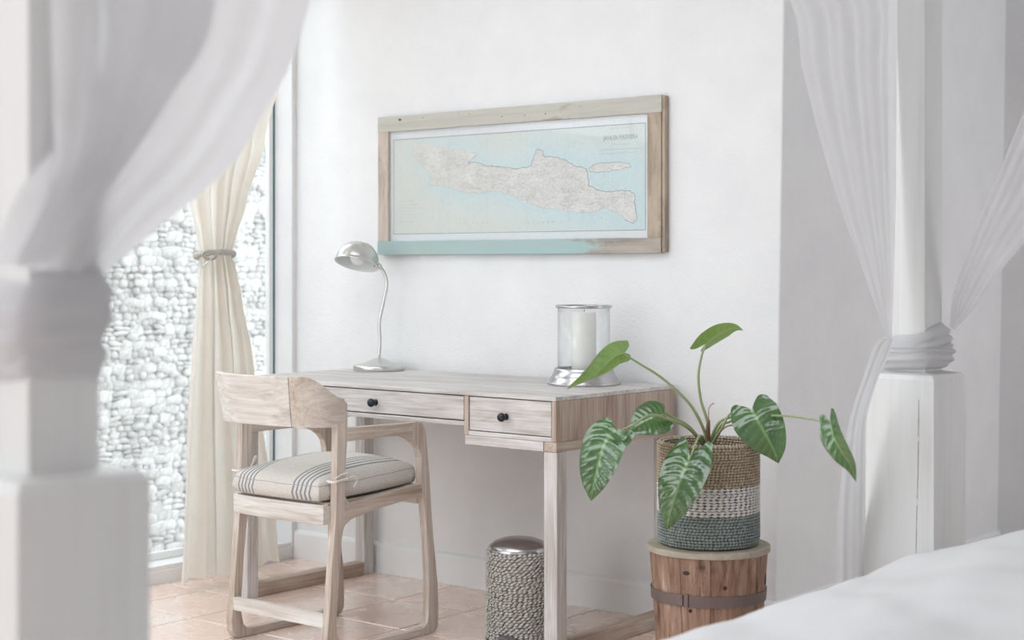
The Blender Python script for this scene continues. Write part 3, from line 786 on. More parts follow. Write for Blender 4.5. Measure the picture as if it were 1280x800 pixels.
nt.links.new(mixc(nt, .6, at_.outputs['Color'], fl, 'MULTIPLY'), b.inputs['Base Color']); b.inputs['Roughness'].default_value = .75
obj('map_sheet', bm, mm, fm)
# ink: border, coastlines, relief strokes, lettering
ink = mat_plain('faded_ink', (.36, .37, .37), .8)
ink2 = mat_plain('pale_ink', (.60, .57, .55), .8)
def ribbon(bm, pts, w, y):
    for p, q in zip(pts[:-1], pts[1:]):
        dx, dz = q[0]-p[0], q[1]-p[1]; l = math.hypot(dx, dz)
        if l < 1e-6: continue
        ox, oz = -dz/l*w/2, dx/l*w/2
        bm.faces.new([bm.verts.new((a, y, c)) for a, c in ((p[0]-ox, p[1]-oz), (q[0]-ox, q[1]-oz), (q[0]+ox, q[1]+oz), (p[0]+ox, p[1]+oz))])
bm = bmesh.new()
ribbon(bm, [(bx0, bz0), (bx1, bz0), (bx1, bz1), (bx0, bz1), (bx0, bz0)], .0022, my-.0006)
obj('border_line', bm, ink, fm)
bm = bmesh.new()
nc = len(lands[0]); 
ribbon(bm, lands[0][30:int(nc*.60)], .0016, my-.0007); ribbon(bm, lands[1], .0012, my-.0007)
obj('coastline', bm, ink, fm)
bm = bmesh.new(); ribbon(bm, lands[0][int(nc*.60):], .0009, my-.0007)
rr = random.Random(3)
k = 0
while k < 1700:
    x = rr.uniform(bx0+.05, bx1-.05); z = rr.uniform(bz0+.05, bz1-.05)
    if any(inside(x, z, q) for q in lands):
        a = rr.uniform(-.5, .3); l = rr.uniform(.004, .012); pts = [(x, z)]
        for _ in range(2): a += rr.uniform(-.9, .9); pts.append((pts[-1][0]+l*math.cos(a), pts[-1][1]+l*.7*math.sin(a)))
        ribbon(bm, pts, .0009, my-.0007)
    k += 1
for gx in (-3.80, -3.62, -3.44, -3.26, -3.08): ribbon(bm, [(gx, bz0), (gx, bz1)], .0005, my-.0005)
obj('relief_strokes', bm, ink2, fm)['kind'] = 'stuff'
def text(s, x, z, size, mat, parent, y, spacing=1.0, align='CENTER', sx=1.0):
    cu = bpy.data.curves.new('lettering', 'FONT'); cu.body = s; cu.size = size; cu.align_x = align; cu.space_character = spacing; cu.resolution_u = 2
    o = bpy.data.objects.new('tmp', cu); C.objects.link(o); bpy.context.view_layer.update()
    me = bpy.data.meshes.new_from_object(o.evaluated_get(bpy.context.evaluated_depsgraph_get())); bpy.data.objects.remove(o)
    R_ = Matrix.Translation(Vector((x, y, z))-ORG[parent.as_pointer()]) @ Matrix.Rotation(PI/2, 4, 'X') @ Matrix.Diagonal((sx, 1, 1, 1))
    me.transform(R_); me.materials.append(mat)
    q = bpy.data.objects.new('lettering', me); C.objects.link(q); q.parent = parent; ORG[q.as_pointer()] = ORG[parent.as_pointer()]
    return q
tx = (-3.0459,4.3000,1.5604)
text('JAVA EN MADOERA', tx[0], tx[2]-.006, .0215, ink, fm, my-.0007, 1.12, 'CENTER', .66)
for wd, wx in (('INDISCHE', 590), ('OCEAAN', 676)):
    wp = {590: (-3.6896,4.3000,1.2900), 676: (-3.3800,4.3000,1.2876)}[wx]
    text(wd, wp[0], wp[2]-.004, .013, ink2, fm, my-.0007, 3.0)
bm = bmesh.new()
for (x0, x1, dz, w) in ((-.04, .04, .032, .0016), (-.035, .035, -.022, .0014), (-.088, .088, -.038, .0018), (-.075, .07, -.050, .0014)):
    x = tx[0]+x0
    while x < tx[0]+x1:
        l = rr.uniform(.003, .009); ribbon(bm, [(x, tx[2]+dz), (min(x+l, tx[0]+x1), tx[2]+dz)], w, my-.0007); x += l+.002
lx, lz = (-3.9902,4.3000,1.3448)[0], (-3.9902,4.3000,1.3448)[2]
for k in range(7):
    x = lx-.05
    while x < lx+.02+.03*(k % 3):
        l = rr.uniform(.003, .01); ribbon(bm, [(x, lz+.03-k*.012), (x+l, lz+.03-k*.012)], .001, my-.0007); x += l+.003
obj('fine_print', bm, ink2, fm)['kind'] = 'stuff'
obj('glass', BX(mx0, mx1, my-.004, my-.0025, mz0, mz1), M['map_glass'], fm)
obj('backing_board', BX(mx0, mx1, my+.001, my+.004, mz0, mz1), mat_plain('backing', (.5, .45, .4), .9), fm)

# ---------------------------------------------------------------- woven work helper: coil rows of short twisted stitches
def stitches(bm, c, z0, z1, rfun, rows, per, rad, slant, seed=0, jit=.0006, lat=.5):
    r_ = random.Random(seed)
    for i in range(rows):
        zc = lerp(z0, z1, (i+.5)/rows); R_ = rfun((i+.5)/rows); ph = r_.random()
        for k in range(per):
            a = 2*PI*(k+ph+r_.uniform(-.08, .08))/per; l = 2*PI*R_/per*lat*1.15
            t = Vector((-math.sin(a), math.cos(a), 0)); n_ = Vector((math.cos(a), math.sin(a), 0)); u = Vector((0, 0, 1))
            ct = Vector((c[0], c[1], c[2]+zc+r_.uniform(-jit, jit)))+n_*(R_+r_.uniform(-jit, jit))
            d = (t+u*slant).normalized(); w_ = (u-d*u.dot(d)).normalized()
            vs = [bm.verts.new(ct-d*l), bm.verts.new(ct+d*l)]
            ring = [bm.verts.new(ct+w_*rad*math.cos(q)+n_*rad*.8*math.sin(q)) for q in (0, PI/2, PI, 3*PI/2)]
            for q in range(4):
                bm.faces.new((vs[1], ring[q], ring[(q+1) % 4])); bm.faces.new((vs[0], ring[(q+1) % 4], ring[q]))
def mat_weave(name, c1, c2, rough=.8):
    m, nt, b = newmat(name); v = coords(nt)
    nt.links.new(ramp(nt, noise_t(nt, v, 90, 3, .7), [(.3, c1), (.7, c2)]), b.inputs['Base Color']); b.inputs['Roughness'].default_value = rough; b.inputs['Specular IOR Level'].default_value = .3
    return m
M['w_nat'] = mat_weave('natural_seagrass', (.36, .27, .19), (.62, .52, .40))
M['w_white'] = mat_weave('white_dyed_seagrass', (.66, .63, .61), (.80, .78, .76))
M['w_grey'] = mat_weave('grey_green_seagrass', (.22, .27, .26), (.38, .42, .41))
M['w_bin'] = mat_weave('grey_seagrass', (.42, .39, .35), (.68, .66, .63))
M['w_dark'] = mat_plain('weave_shadow_core', (.13, .11, .09), .95)

# ---------------------------------------------------------------- pedal bin
bc = Vector((-3.080, 3.810, 0))
bin_ = thing('pedal_bin', 'woven grey pedal bin with domed steel lid under the desk', 'bin', bc)
BR = .101; BH = .272
bm = bmesh.new(); lathe(bm, [(0, .002), (BR-.004, .002), (BR-.004, BH-.004), (BR-.010, BH), (0, BH)], bc, 48); obj('bin_body', bm, M['w_dark'], bin_, smooth=True)
bm = bmesh.new(); stitches(bm, bc, .004, BH, lambda t: BR-.002, 34, 40, .0052, .30, 2, .0014, .62)
w = obj('woven_cover', bm, M['w_bin'], bin_, smooth=True); w['kind'] = 'stuff'
bm = bmesh.new()
lathe(bm, [(BR-.006, BH-.002), (BR-.005, BH+.005), (BR-.010, BH+.013), (BR-.024, BH+.024), (BR-.048, BH+.033), (BR-.075, BH+.037), (0, BH+.038)], bc, 64); obj('lid', bm, M['steel'], bin_, smooth=True)
bm = bmesh.new(); pd = Vector((-3.0416,3.6878,0.0220)); dd = (pd-bc); dd.z = 0; dd.normalize(); sd = Vector((-dd.y, dd.x, 0))
def pf(u, v):
    a = (v-.5)*PI; r = u
    p = bc+dd*(BR-.01+.048*math.cos(a)*1.0*u)+sd*(.036*math.sin(a)*u); p.z = .012+.016*(1-u**3); return p
grid(bm, pf, 8, 17); obj('pedal', bm, M['steel'], bin_, smooth=True, solid=.004)
bm = bmesh.new(); lathe(bm, [(0, 0), (BR+.001, 0), (BR+.001, .005), (0, .005)], bc, 40); obj('base_ring', bm, M['slot'], bin_)

# ---------------------------------------------------------------- barrel stool
stc_ = Vector((-2.425, 3.850, 0)); SH = .357
stool = thing('barrel_stool', 'rustic brown wooden barrel stool with a rusty strap beside the desk', 'stool', stc_)
def mat_stave():
    m, nt, b = newmat('reddish_stave_wood'); oi = nt.nodes.new('ShaderNodeObjectInfo')
    tc = nt.nodes.new('ShaderNodeTexCoord'); cm = nt.nodes.new('ShaderNodeCombineXYZ'); ml = N(nt, 'ShaderNodeMath', operation='MULTIPLY'); nt.links.new(oi.outputs['Random'], ml.inputs[0]); ml.inputs[1].default_value = 30
    nt.links.new(ml.outputs[0], cm.inputs['X']); ad = N(nt, 'ShaderNodeVectorMath', operation='ADD'); nt.links.new(tc.outputs['Object'], ad.inputs[0]); nt.links.new(cm.outputs[0], ad.inputs[1])
    mp = nt.nodes.new('ShaderNodeMapping'); mp.inputs['Scale'].default_value = (55, 55, 5); nt.links.new(ad.outputs[0], mp.inputs['Vector'])
    n1 = noise_t(nt, mp.outputs[0], 1, 6, .65, .6)
    mp2 = nt.nodes.new('ShaderNodeMapping'); mp2.inputs['Scale'].default_value = (14, 14, 6); nt.links.new(ad.outputs[0], mp2.inputs['Vector'])
    n2 = noise_t(nt, mp2.outputs[0], 1, 5, .65, .8)
    c1 = ramp(nt, n1, [(.28, (.12, .065, .045)), (.42, (.28, .165, .115)), (.58, (.41, .27, .20)), (.78, (.64, .52, .43))])
    c2 = ramp(nt, n2, [(.26, (.14, .11, .10)), (.40, (.80, .77, .75)), (.62, (1, 1, 1)), (.78, (1.35, 1.3, 1.25))])
    nt.links.new(mixc(nt, 1, c1, c2, 'MULTIPLY'), b.inputs['Base Color']); b.inputs['Roughness'].default_value = .6
    b.inputs['Specular IOR Level'].default_value = .3; bump(nt, b, n1, .5, .002)
    return m
M['stave'] = mat_stave()
nst = 10; rt, rb = .166, .143
rs = random.Random(8); wid = [rs.uniform(.7, 1.3) for _ in range(nst)]; tot = sum(wid); a = .35
def rad_at(z): return lerp(rb, rt, z/(SH-.02))
for w in wid:
    da = 2*PI*w/tot; g = .003; bm = bmesh.new(); n = 6; off = rs.uniform(-.0012, .0012)
    def f(zz, an, r): return (stc_.x+r*math.cos(an), stc_.y+r*math.sin(an), zz)
    rows = []
    for zi in range(7):
        zz = lerp(.0, SH-.018, zi/6); R0 = rad_at(zz)+off
        outer_ = [bm.verts.new(f(zz, a+g+(da-2*g)*k/n, R0)) for k in range(n+1)]
        inn = [bm.verts.new(f(zz, a+g+(da-2*g)*k/n, R0-.018)) for k in range(n, -1, -1)]
        rows.append(outer_+inn)
    m_ = len(rows[0])
    for i in range(6):
        for k in range(m_): bm.faces.new((rows[i][k], rows[i][(k+1) % m_], rows[i+1][(k+1) % m_], rows[i+1][k]))
    bm.faces.new(rows[0][::-1]); bm.faces.new(rows[-1])
    obj('stave', bm, M['stave'], stool, bevel=.0015); a += da
bm = bmesh.new(); lathe(bm, [(0, .002), (rb-.02, .002), (rt-.022, SH-.02), (0, SH-.02)], stc_, 32); obj('barrel_core', bm, M['w_dark'], stool)
# lid of three boards
for (a0, a1) in ((-.173, -.062), (-.0605, .058), (.0595, .173)):
    bm = bmesh.new(); R_ = .173; pts = []
    xs = [lerp(a0, a1, k/14) for k in range(15)]
    h = lambda x: math.sqrt(max(0, R_*R_-x*x))
    poly = [(stc_.x-h(x), stc_.y+x) for x in xs]+[(stc_.x+h(x), stc_.y+x) for x in xs[::-1]]
    # drop duplicates at the tips
    out = []
    for p in poly:
        if not out or math.hypot(p[0]-out[-1][0], p[1]-out[-1][1]) > 1e-4: out.append(p)
    if math.hypot(out[0][0]-out[-1][0], out[0][1]-out[-1][1]) < 1e-4: out.pop()
    prism(bm, out, SH-.0175, SH, 'z'); obj('lid_board', bm, M['lid_wood'], stool, bevel=.0025)
# strap
bm = bmesh.new(); zs = .222
lathe(bm, [(rad_at(zs-.016)+.0015, zs-.016), (rad_at(zs+.016)+.0015, zs+.016), (rad_at(zs+.016)+.0042, zs+.016), (rad_at(zs-.016)+.0042, zs-.016)], stc_, 64, close=True)
strap = obj('iron_strap', bm, M['strap'], stool, bevel=.0008)
bm = bmesh.new(); an = math.atan2(-.775, .632)-.62; rr_ = rad_at(zs)+.006
for da_, w_, h_, t_ in ((0, .020, .030, .004), (.13, .010, .034, .008)):
    p = Vector((stc_.x+rr_*math.cos(an+da_), stc_.y+rr_*math.sin(an+da_), zs+.003)); mt = Matrix.Translation(p) @ Matrix.Rotation(an+da_, 4, 'Z') @ Matrix.Diagonal((t_, w_, h_, 1))
    bmesh.ops.create_cube(bm, size=1, matrix=mt)
bmesh.ops.create_uvsphere(bm, u_segments=10, v_segments=6, radius=.005, matrix=Matrix.Translation((stc_.x+(rr_+.003)*math.cos(an+.05), stc_.y+(rr_+.003)*math.sin(an+.05), zs+.012)))
obj('strap_clasp', bm, M['strap'], strap, bevel=.001)
# knots and stains on staves
M['knotmark'] = mat_plain('dark_knot', (.05, .028, .02), .7)
def on_stave(px_a, zz, r, sx, sz):
    bm = bmesh.new(); R0 = rad_at(zz)+.0005; p = Vector((stc_.x+R0*math.cos(px_a), stc_.y+R0*math.sin(px_a), zz))
    bmesh.ops.create_uvsphere(bm, u_segments=10, v_segments=6, radius=r, matrix=Matrix.Translation(p) @ Matrix.Rotation(px_a, 4, 'Z') @ Matrix.Diagonal((.22, sx, sz, 1)))
    obj('wood_knot', bm, M['knotmark'], stool, smooth=True)
va = math.atan2(-.775*4.524-.0, .632*4.524)
for u, zz, r, sx, sz in ((-.48, .300, .008, 1.3, .7), (.18, .262, .006, 1, 1), (1.22, .268, .012, .7, 1.6), (-.42, .196, .005, 1, 1)):
    on_stave(va+u-.02, zz, r, sx, sz)

# ---------------------------------------------------------------- plant in a tri-colour basket
pc_ = Vector((-2.425, 3.850, SH))
plant = thing('potted_plant', 'green philodendron in a beige, white and grey woven basket on the barrel stool', 'plant', pc_)
PR = .143; PH = .288
bm = bmesh.new()
lathe(bm, [(0, .002), (PR-.010, .002), (PR-.005, .012), (PR-.003, PH-.004), (PR-.008, PH), (PR-.014, PH-.004), (PR-.014, PH-.035), (0, PH-.035)], pc_, 64)
bk = obj('basket', bm, M['w_dark'], plant, smooth=True)
def rf(t): return PR-.0015-.008*max(0, 1-t*14)
for nm, z0, z1, rows, mt, sd_, rad_ in (('grey_band', .004, .094, 11, 'w_grey', 1, .0049), ('white_band', .094, .172, 10, 'w_white', 2, .0052), ('beige_band', .172, PH, 15, 'w_nat', 3, .0047)):
    bm = bmesh.new()
    stitches(bm, pc_, z0, z1, (lambda t, z0=z0, z1=z1: rf((z0+(z1-z0)*t)/PH)), rows, 84 if nm != 'white_band' else 50, rad_, .22 if nm != 'white_band' else .08, sd_, .0005, .62)
    if nm == 'beige_band':
        stitches(bm, pc_, PH-.003, PH+.002, lambda t: PR-.006, 1, 84, .0055, .2, 9, .0008, .62)
        stitches(bm, pc_, PH-.03, PH, lambda t: PR-.0145, 4, 80, .0045, .2, 10, .0008, .62)
    o = obj(nm, bm, M[mt], bk, smooth=True); o['kind'] = 'stuff'; o['label'] = {'grey_band': 'grey-green woven band', 'white_band': 'white woven band', 'beige_band': 'natural beige woven band'}[nm]
bm = bmesh.new(); lathe(bm, [(PR-.014, PH-.03), (PR*.6, PH-.024), (0, PH-.022)], pc_, 40); obj('soil', bm, M['soil'], plant, smooth=True)

def mat_leaf():
    m, nt, b = newmat('glossy_leaf'); v = coords(nt)
    at = nt.nodes.new('ShaderNodeAttribute'); at.attribute_name = 'vein'
    geo = nt.nodes.new('ShaderNodeNewGeometry')
    top = ramp(nt, noise_t(nt, v, 18, 4), [(.3, (.022, .085, .026)), (.7, (.050, .150, .036))])
    top = mixc(nt, at.outputs['Fac'], top, (.22, .36, .14))
    bot = ramp(nt, noise_t(nt, v, 18, 4), [(.3, (.20, .36, .085)), (.7, (.30, .46, .14))])
    bot = mixc(nt, at.outputs['Fac'], bot, (.40, .55, .25))
    nt.links.new(mixc(nt, geo.outputs['Backfacing'], top, bot), b.inputs['Base Color'])
    r = N(nt, 'ShaderNodeMath', operation='MULTIPLY_ADD'); nt.links.new(geo.outputs['Backfacing'], r.inputs[0]); r.inputs[1].default_value = .25; r.inputs[2].default_value = .15
    nt.links.new(r.outputs[0], b.inputs['Roughness']); b.inputs['Specular IOR Level'].default_value = .75
    b.inputs['Coat Weight'].default_value = .8; b.inputs['Coat Roughness'].default_value = .12
    out = nt.nodes['Material Output']; t = N(nt, 'ShaderNodeBsdfTranslucent'); t.inputs['Color'].default_value = (.30, .52, .08, 1)
    mx = N(nt, 'ShaderNodeMixShader'); mx.inputs[0].default_value = .14; nt.links.new(b.outputs[0], mx.inputs[1]); nt.links.new(t.outputs[0], mx.inputs[2]); nt.links.new(mx.outputs[0], out.inputs['Surface'])
    return m
M['leaf'] = mat_leaf()
M['petiole'] = mat_plain('petiole_green', (.33, .40, .20), .45)
M['sheath'] = mat_plain('brown_sheath', (.22, .13, .08), .7)
def leaf(mid, nrm0, nrm1, width, fold=.25, lobe=.28, rip=.07, tipcurl=0, roundness=1.0, w0=.74):
    """mid: points base->tip; nrm0/nrm1: upper-face normal at base and tip; width: half width"""
    nu, nv = 34, 21; L = sum((Vector(a)-Vector(b_)).length for a, b_ in zip(mid[:-1], mid[1:]))
    bm = bmesh.new(); lay = bm.verts.layers.float_color.new('vein'); V = []
    n0, n1 = Vector(nrm0).normalized(), Vector(nrm1).normalized()
    for i in range(nu):
        t = i/(nu-1); c = polyat(mid, t); tg = (polyat(mid, min(1, t+.02))-polyat(mid, max(0, t-.02))).normalized()
        n_ = n0.lerp(n1, t); n_ = (n_-tg*n_.dot(tg)).normalized(); s = tg.cross(n_)
        wf = (w0+(1-w0)*math.sin(min(1, t/.26)*PI/2)) if t < .26 else math.cos((t-.26)/.74*PI/2)**(.92*roundness)
        wf = max(wf, .012)
        row = []
        for j in range(nv):
            q = j/(nv-1)*2-1; aq = abs(q)
            back = lobe*L*math.sin(min(1, aq*1.15)*PI*.62)*(1-t)**3.2*(1 if aq < .9 else 1-(aq-.9)*2.2)
            x = q*width*wf
            vv_ = (t*9-aq*1.3)
            h = fold*aq*width*wf - .35*fold*aq*aq*width*wf + rip*width*math.cos(2*PI*vv_)*math.sin(PI*min(1, aq*1.05))*(1-t)**.4
            h += .05*width*noise.noise(Vector((t*3, q*2, L*50)))
            p = c+s*x-tg*back+n_*h
            v = bm.verts.new(p)
            ve = max(math.exp(-(aq/.045)**2), .45*math.exp(-((abs((vv_ % 1)-.5))/.07)**2)*(1 if aq < .93 else 0))
            v[lay] = (ve, ve, ve, 1); row.append(v)
        V.append(row)
    for i in range(nu-1):
        for j in range(nv-1): bm.faces.new((V[i][j], V[i][j+1], V[i+1][j+1], V[i+1][j]))
    me = bpy.data.meshes.new('leaf'); o, og = _link('leaf', me, M['leaf'], plant, None)
    bmesh.ops.translate(bm, verts=bm.verts, vec=-og); bm.normal_update()
    # make front faces point along the upper normal
    if sum((f.normal for f in bm.faces), Vector()).dot(n0+n1) < 0: bmesh.ops.reverse_faces(bm, faces=bm.faces)
    bm.to_mesh(me); bm.free()
    for p in me.polygons: p.use_smooth = True
    return o
def petiole(pts, r0, r1):
    bm = bmesh.new(); tube(bm, catmull(pts, 8), r0, 8, rad=lambda t: lerp(r0, r1, t)); obj('petiole', bm, M['petiole'], plant, smooth=True)
root = Vector((pc_.x, pc_.y, pc_.z+PH-.024))
vF = -Fv          # towards the viewer side
# petioles; these points and the leaf points were converted from image pixels
petiole([root, (-2.4259,3.8284,0.6767), (-2.4463,3.7859,0.7527), (-2.4941,3.7211,0.8257), (-2.5311,3.6651,0.8671), (-2.5522,3.6221,0.8948)], .0050, .0026)
petiole([root, (-2.4279,3.8525,0.6927), (-2.4437,3.8397,0.7605), (-2.4435,3.8269,0.8290), (-2.4311,3.8241,0.8859), (-2.4153,3.8241,0.9201)], .0050, .0026)
petiole([root, (-2.4279,3.7493,0.6896), (-2.4375,3.6640,0.7197), (-2.4539,3.5990,0.7344), (-2.4679,3.5360,0.7102), (-2.4929,3.4898,0.6930)], .0046, .0028)
petiole([root, (-2.4354,3.7690,0.6898), (-2.4589,3.7240,0.7184), (-2.4820,3.6793,0.7380), (-2.4981,3.6405,0.7178)], .0045, .003)
petiole([root, (-2.3896,3.7547,0.6695), (-2.3690,3.6941,0.6519), (-2.3621,3.6675,0.6287)], .0046, .003)
petiole([root, (-2.3839,3.8368,0.6989), (-2.3318,3.8535,0.7232), (-2.2972,3.8559,0.7384), (-2.2749,3.8483,0.7402)], .0046, .003)
petiole([root, (-2.4016,3.8739,0.6860), (-2.3754,3.8825,0.7005), (-2.3335,3.8908,0.7182), (-2.2646,3.8825,0.7240), (-2.1332,3.7832,0.7379), (-1.9861,3.6450,0.7485), (-1.9003,3.5731,0.7511)], .0042, .0024)
petiole([root, (-2.3663,3.8253,0.6853), (-2.3472,3.8280,0.7219), (-2.3265,3.8449,0.7419)], .0040, .003)
bm = bmesh.new(); tube(bm, catmull([root-Vector((0,0,.01)), (-2.4118,3.8270,0.6822), (-2.4074,3.8241,0.7074)], 5), .007, 8, rad=lambda t: .008-.004*t); tube(bm, catmull([(-2.4074,3.8241,0.7029), (-2.4074,3.8241,0.7366), (-2.4022,3.8284,0.7500), (-2.3952,3.8340,0.7545)], 5), .0011, 6); tube(bm, catmull([root, (-2.3558,3.8210,0.6886), (-2.3214,3.8491,0.6952), (-2.2972,3.8559,0.6896)], 5), .002, 6); obj('stem_sheath', bm, M['sheath'], plant, smooth=True)
# leaves
leaf([(-2.5522,3.6221,0.8992), (-2.5628,3.5876,0.8893), (-2.5817,3.5464,0.8576), (-2.6003,3.5055,0.8306), (-2.6270,3.4578,0.8038)], Rv*.15+Uv*.25+Fv*1.0, -Rv*.40+Uv*.65+Fv*.35, .037, .50, .12, .05, w0=.8, roundness=.55)
leaf([(-2.4170,3.8227,0.9201), (-2.3889,3.8198,0.9390), (-2.3558,3.8210,0.9576), (-2.3282,3.8306,0.9669), (-2.3041,3.8374,0.9607)], Uv*.60-Rv*.35+Fv*.70, Uv*.80+Rv*.2+Fv*.50, .038, .25, .32, .03)
leaf([(-2.4925,3.4966,0.6989), (-2.5024,3.4628,0.6711), (-2.5084,3.4385,0.6133), (-2.5153,3.4264,0.5608), (-2.5232,3.4264,0.5156)], vF*.8+Uv*.35-Rv*.45, vF*.9-Rv*.35, .062, .10, .10, .09, w0=.86)
leaf([(-2.4867,3.4884,0.6935), (-2.4664,3.4856,0.6844), (-2.4503,3.4923,0.6913)], vF*.6+Uv*.6, vF*.7+Uv*.3, .020, .5, .1, .03, w0=.7)
leaf([(-2.4589,3.6724,0.7310), (-2.4771,3.6447,0.7254), (-2.4997,3.6197,0.7061), (-2.5264,3.6045,0.6815)], vF*.75+Uv*.40-Rv*.5, vF*.8+Uv*.3-Rv*.3, .056, -.25, .15, .03, w0=.8)
leaf([(-2.3644,3.6591,0.6250), (-2.3624,3.6285,0.5892), (-2.3692,3.6036,0.5397), (-2.3880,3.6012,0.4781), (-2.4047,3.6069,0.4262)], vF*.86+Uv*.25-Rv*.40, vF*.9-Rv*.4, .066, -.15, .26, .085, w0=.80)
leaf([(-2.2800,3.8441,0.7424), (-2.2569,3.8307,0.7183), (-2.2331,3.8372,0.6776), (-2.2187,3.8554,0.6354), (-2.2135,3.8725,0.5969)], vF*.80+Uv*.45-Rv*.25, vF*.9+Uv*.1-Rv*.3, .068, -.10, .22, .035, w0=.80)
leaf([(-1.8925,3.5666,0.7541), (-1.8768,3.5536,0.7206), (-1.8568,3.5570,0.6843), (-1.8385,3.5719,0.6470), (-1.8341,3.5884,0.6084)], vF*.45+Uv*.35-Rv*.8, vF*.65-Rv*.75+Uv*.2, .033, .45, .16, .05, w0=.78)

# ---------------------------------------------------------------- bed
PW = .200; UW = .1067  # bed, bedding and bed curtains scaled up about the camera, then baked
bed = thing('four_poster_bed', 'white painted four-poster bed with square stepped posts', 'bed', (-.33, 2.6, 0))
def bed_post(x1, y0, zlow, lab=None):
    x0, y1 = x1-PW, y0+PW
    bm = bmesh.new(); c = .006; i_ = (PW-UW)/2
    def ring(x0, x1, y0, y1, z): return [bm.verts.new(p) for p in ((x0, y0, z), (x1, y0, z), (x1, y1, z), (x0, y1, z))]
    R_ = [ring(x0, x1, y0, y1, 0), ring(x0, x1, y0, y1, zlow), ring(x0+.008, x1-.008, y0+.008, y1-.008, zlow+.012), ring(x0+i_, x1-i_, y0+i_, y1-i_, zlow+.018), ring(x0+i_, x1-i_, y0+i_, y1-i_, 2.40)]
    for a, b_ in zip(R_[:-1], R_[1:]):
        for k in range(4): bm.faces.new((a[k], a[(k+1) % 4], b_[(k+1) % 4], b_[k]))
    bm.faces.new(R_[0][::-1]); bm.faces.new(R_[-1])
    o = obj('post', bm, M['post'], bed, bevel=.0025)
    if lab: o['label'] = lab
    return o
p1_ = bed_post(-1.756, 3.8667, .844, 'far bed post with the narrow upper shaft and a long crack')
bed_post(-1.6933, 1.1267, .860, 'near bed post in the left foreground')
bed_post(1.24, 3.8667, .844); bed_post(1.24, 1.1267, .86)
# crack in the far post
bm = bmesh.new(); yk = 3.866
ck = [(-1.8079,3.8660,0.3065), (-1.8035,3.8660,0.5034), (-1.8002,3.8660,0.6070), (-1.7991,3.8660,0.7104), (-1.7980,3.8660,0.7931)]
cp = catmull(ck, 8)
for k in range(len(cp)-1):
    if k in (9, 22): continue
    w_ = .0004+.0004*(noise.noise(cp[k]*40)+.5)
    p, q = cp[k], cp[k+1]; bm.faces.new([bm.verts.new(t) for t in ((p.x-w_, yk, p.z), (p.x+w_, yk, p.z), (q.x+w_, yk, q.z), (q.x-w_, yk, q.z))])
obj('crack', bm, mat_plain('crack_shadow', (.16, .14, .13), .9), p1_)
obj('side_board', BX(-1.895, -1.84, 1.32, 3.875, .06, .26), M['post'], bed, bevel=.004)
obj('side_board', BX(1.10, 1.155, 1.32, 3.875, .06, .26), M['post'], bed, bevel=.004)
for y in (1.19, 3.94): obj('end_board', BX(-1.76, 1.05, y, y+.05, .06, .26), M['post'], bed, bevel=.004)
obj('slat_base', BX(-1.84, 1.10, 1.25, 3.93, .07, .10), M['post'], bed)
for y in (1.18, 3.92): obj('canopy_rail', BX(-1.89, 1.20, y, y+.07, 2.34, 2.40), M['post'], bed, bevel=.004)
for x in (-1.896, 1.10): obj('canopy_rail', BX(x, x+.07, 1.20, 3.97, 2.343, 2.397), M['post'], bed, bevel=.004)

# mattress and duvet
mt_ = bmesh.new(); box(mt_, -1.69, 1.04, 1.30, 3.81, .102, .288)
tag(obj('mattress', mt_, mat_plain('mattress_ticking', (.82, .82, .81), .9), org=(-.33, 2.55, .102), bevel=.04), 'white mattress lying under the duvet in the four-poster bed', 'mattress')
bm = bmesh.new(); NX, NY = 150, 150
X0, X1, Y0_, Y1_ = -1.765, 1.12, 1.225, 3.835
def duv(x, y):
    ex = min(x-X0, X1-x); ey = min(y-Y0_, Y1_-y); 
    e = 1/(1/max(ex, 1e-4)**2.2+1/max(ey, 1e-4)**2.2)**(1/2.2)
    r = .115
    edge = math.sqrt(max(0, 1-(1-min(1, e/r))**2))
    z_ = .308+.133*edge+.067*sm(.07, 1.07, e)+.080*sm(-1.69, -1.36, x)*sm(2.67, 3.67, y)
    wv = .5+.5*sm(0, .25, e)
    z_ += wv*(.020*noise.noise(Vector((x*2.4, y*2.4, 1)))+.014*noise.noise(Vector((x*6+y*2, y*5, 5)))+.005*noise.noise(Vector((x*15, y*13+x*4, 9))))
    return z_
def df(u, v):
    x = lerp(X0, X1, .5-.5*math.cos(u*PI)); y = lerp(Y0_, Y1_, .5-.5*math.cos(v*PI)); return Vector((x, y, duv(x, y)))
V = grid(bm, df, NX, NY)
bot_ = []
edge_loop = [V[i][0] for i in range(NX)]+[V[NX-1][j] for j in range(1, NY)]+[V[i][NY-1] for i in range(NX-2, -1, -1)]+[V[0][j] for j in range(NY-2, 0, -1)]
low = [bm.verts.new((v.co.x+(.012 if v.co.x < -.4 else -.012), v.co.y+(.01 if v.co.y < 2.5 else -.01),   .291)) for v in edge_loop]
for k in range(len(edge_loop)): bm.faces.new((edge_loop[k], low[k], low[(k+1) % len(low)], edge_loop[(k+1) % len(low)]))
bm.faces.new(low)
dv_ = mat_plain('duvet_cotton', (.76, .76, .765), .85, 0, .2, 40, .25, .004)
tag(obj('duvet', bm, dv_, org=(-.33, 2.55, .291), smooth=True), 'puffy white duvet spread over the bed in the foreground', 'duvet')

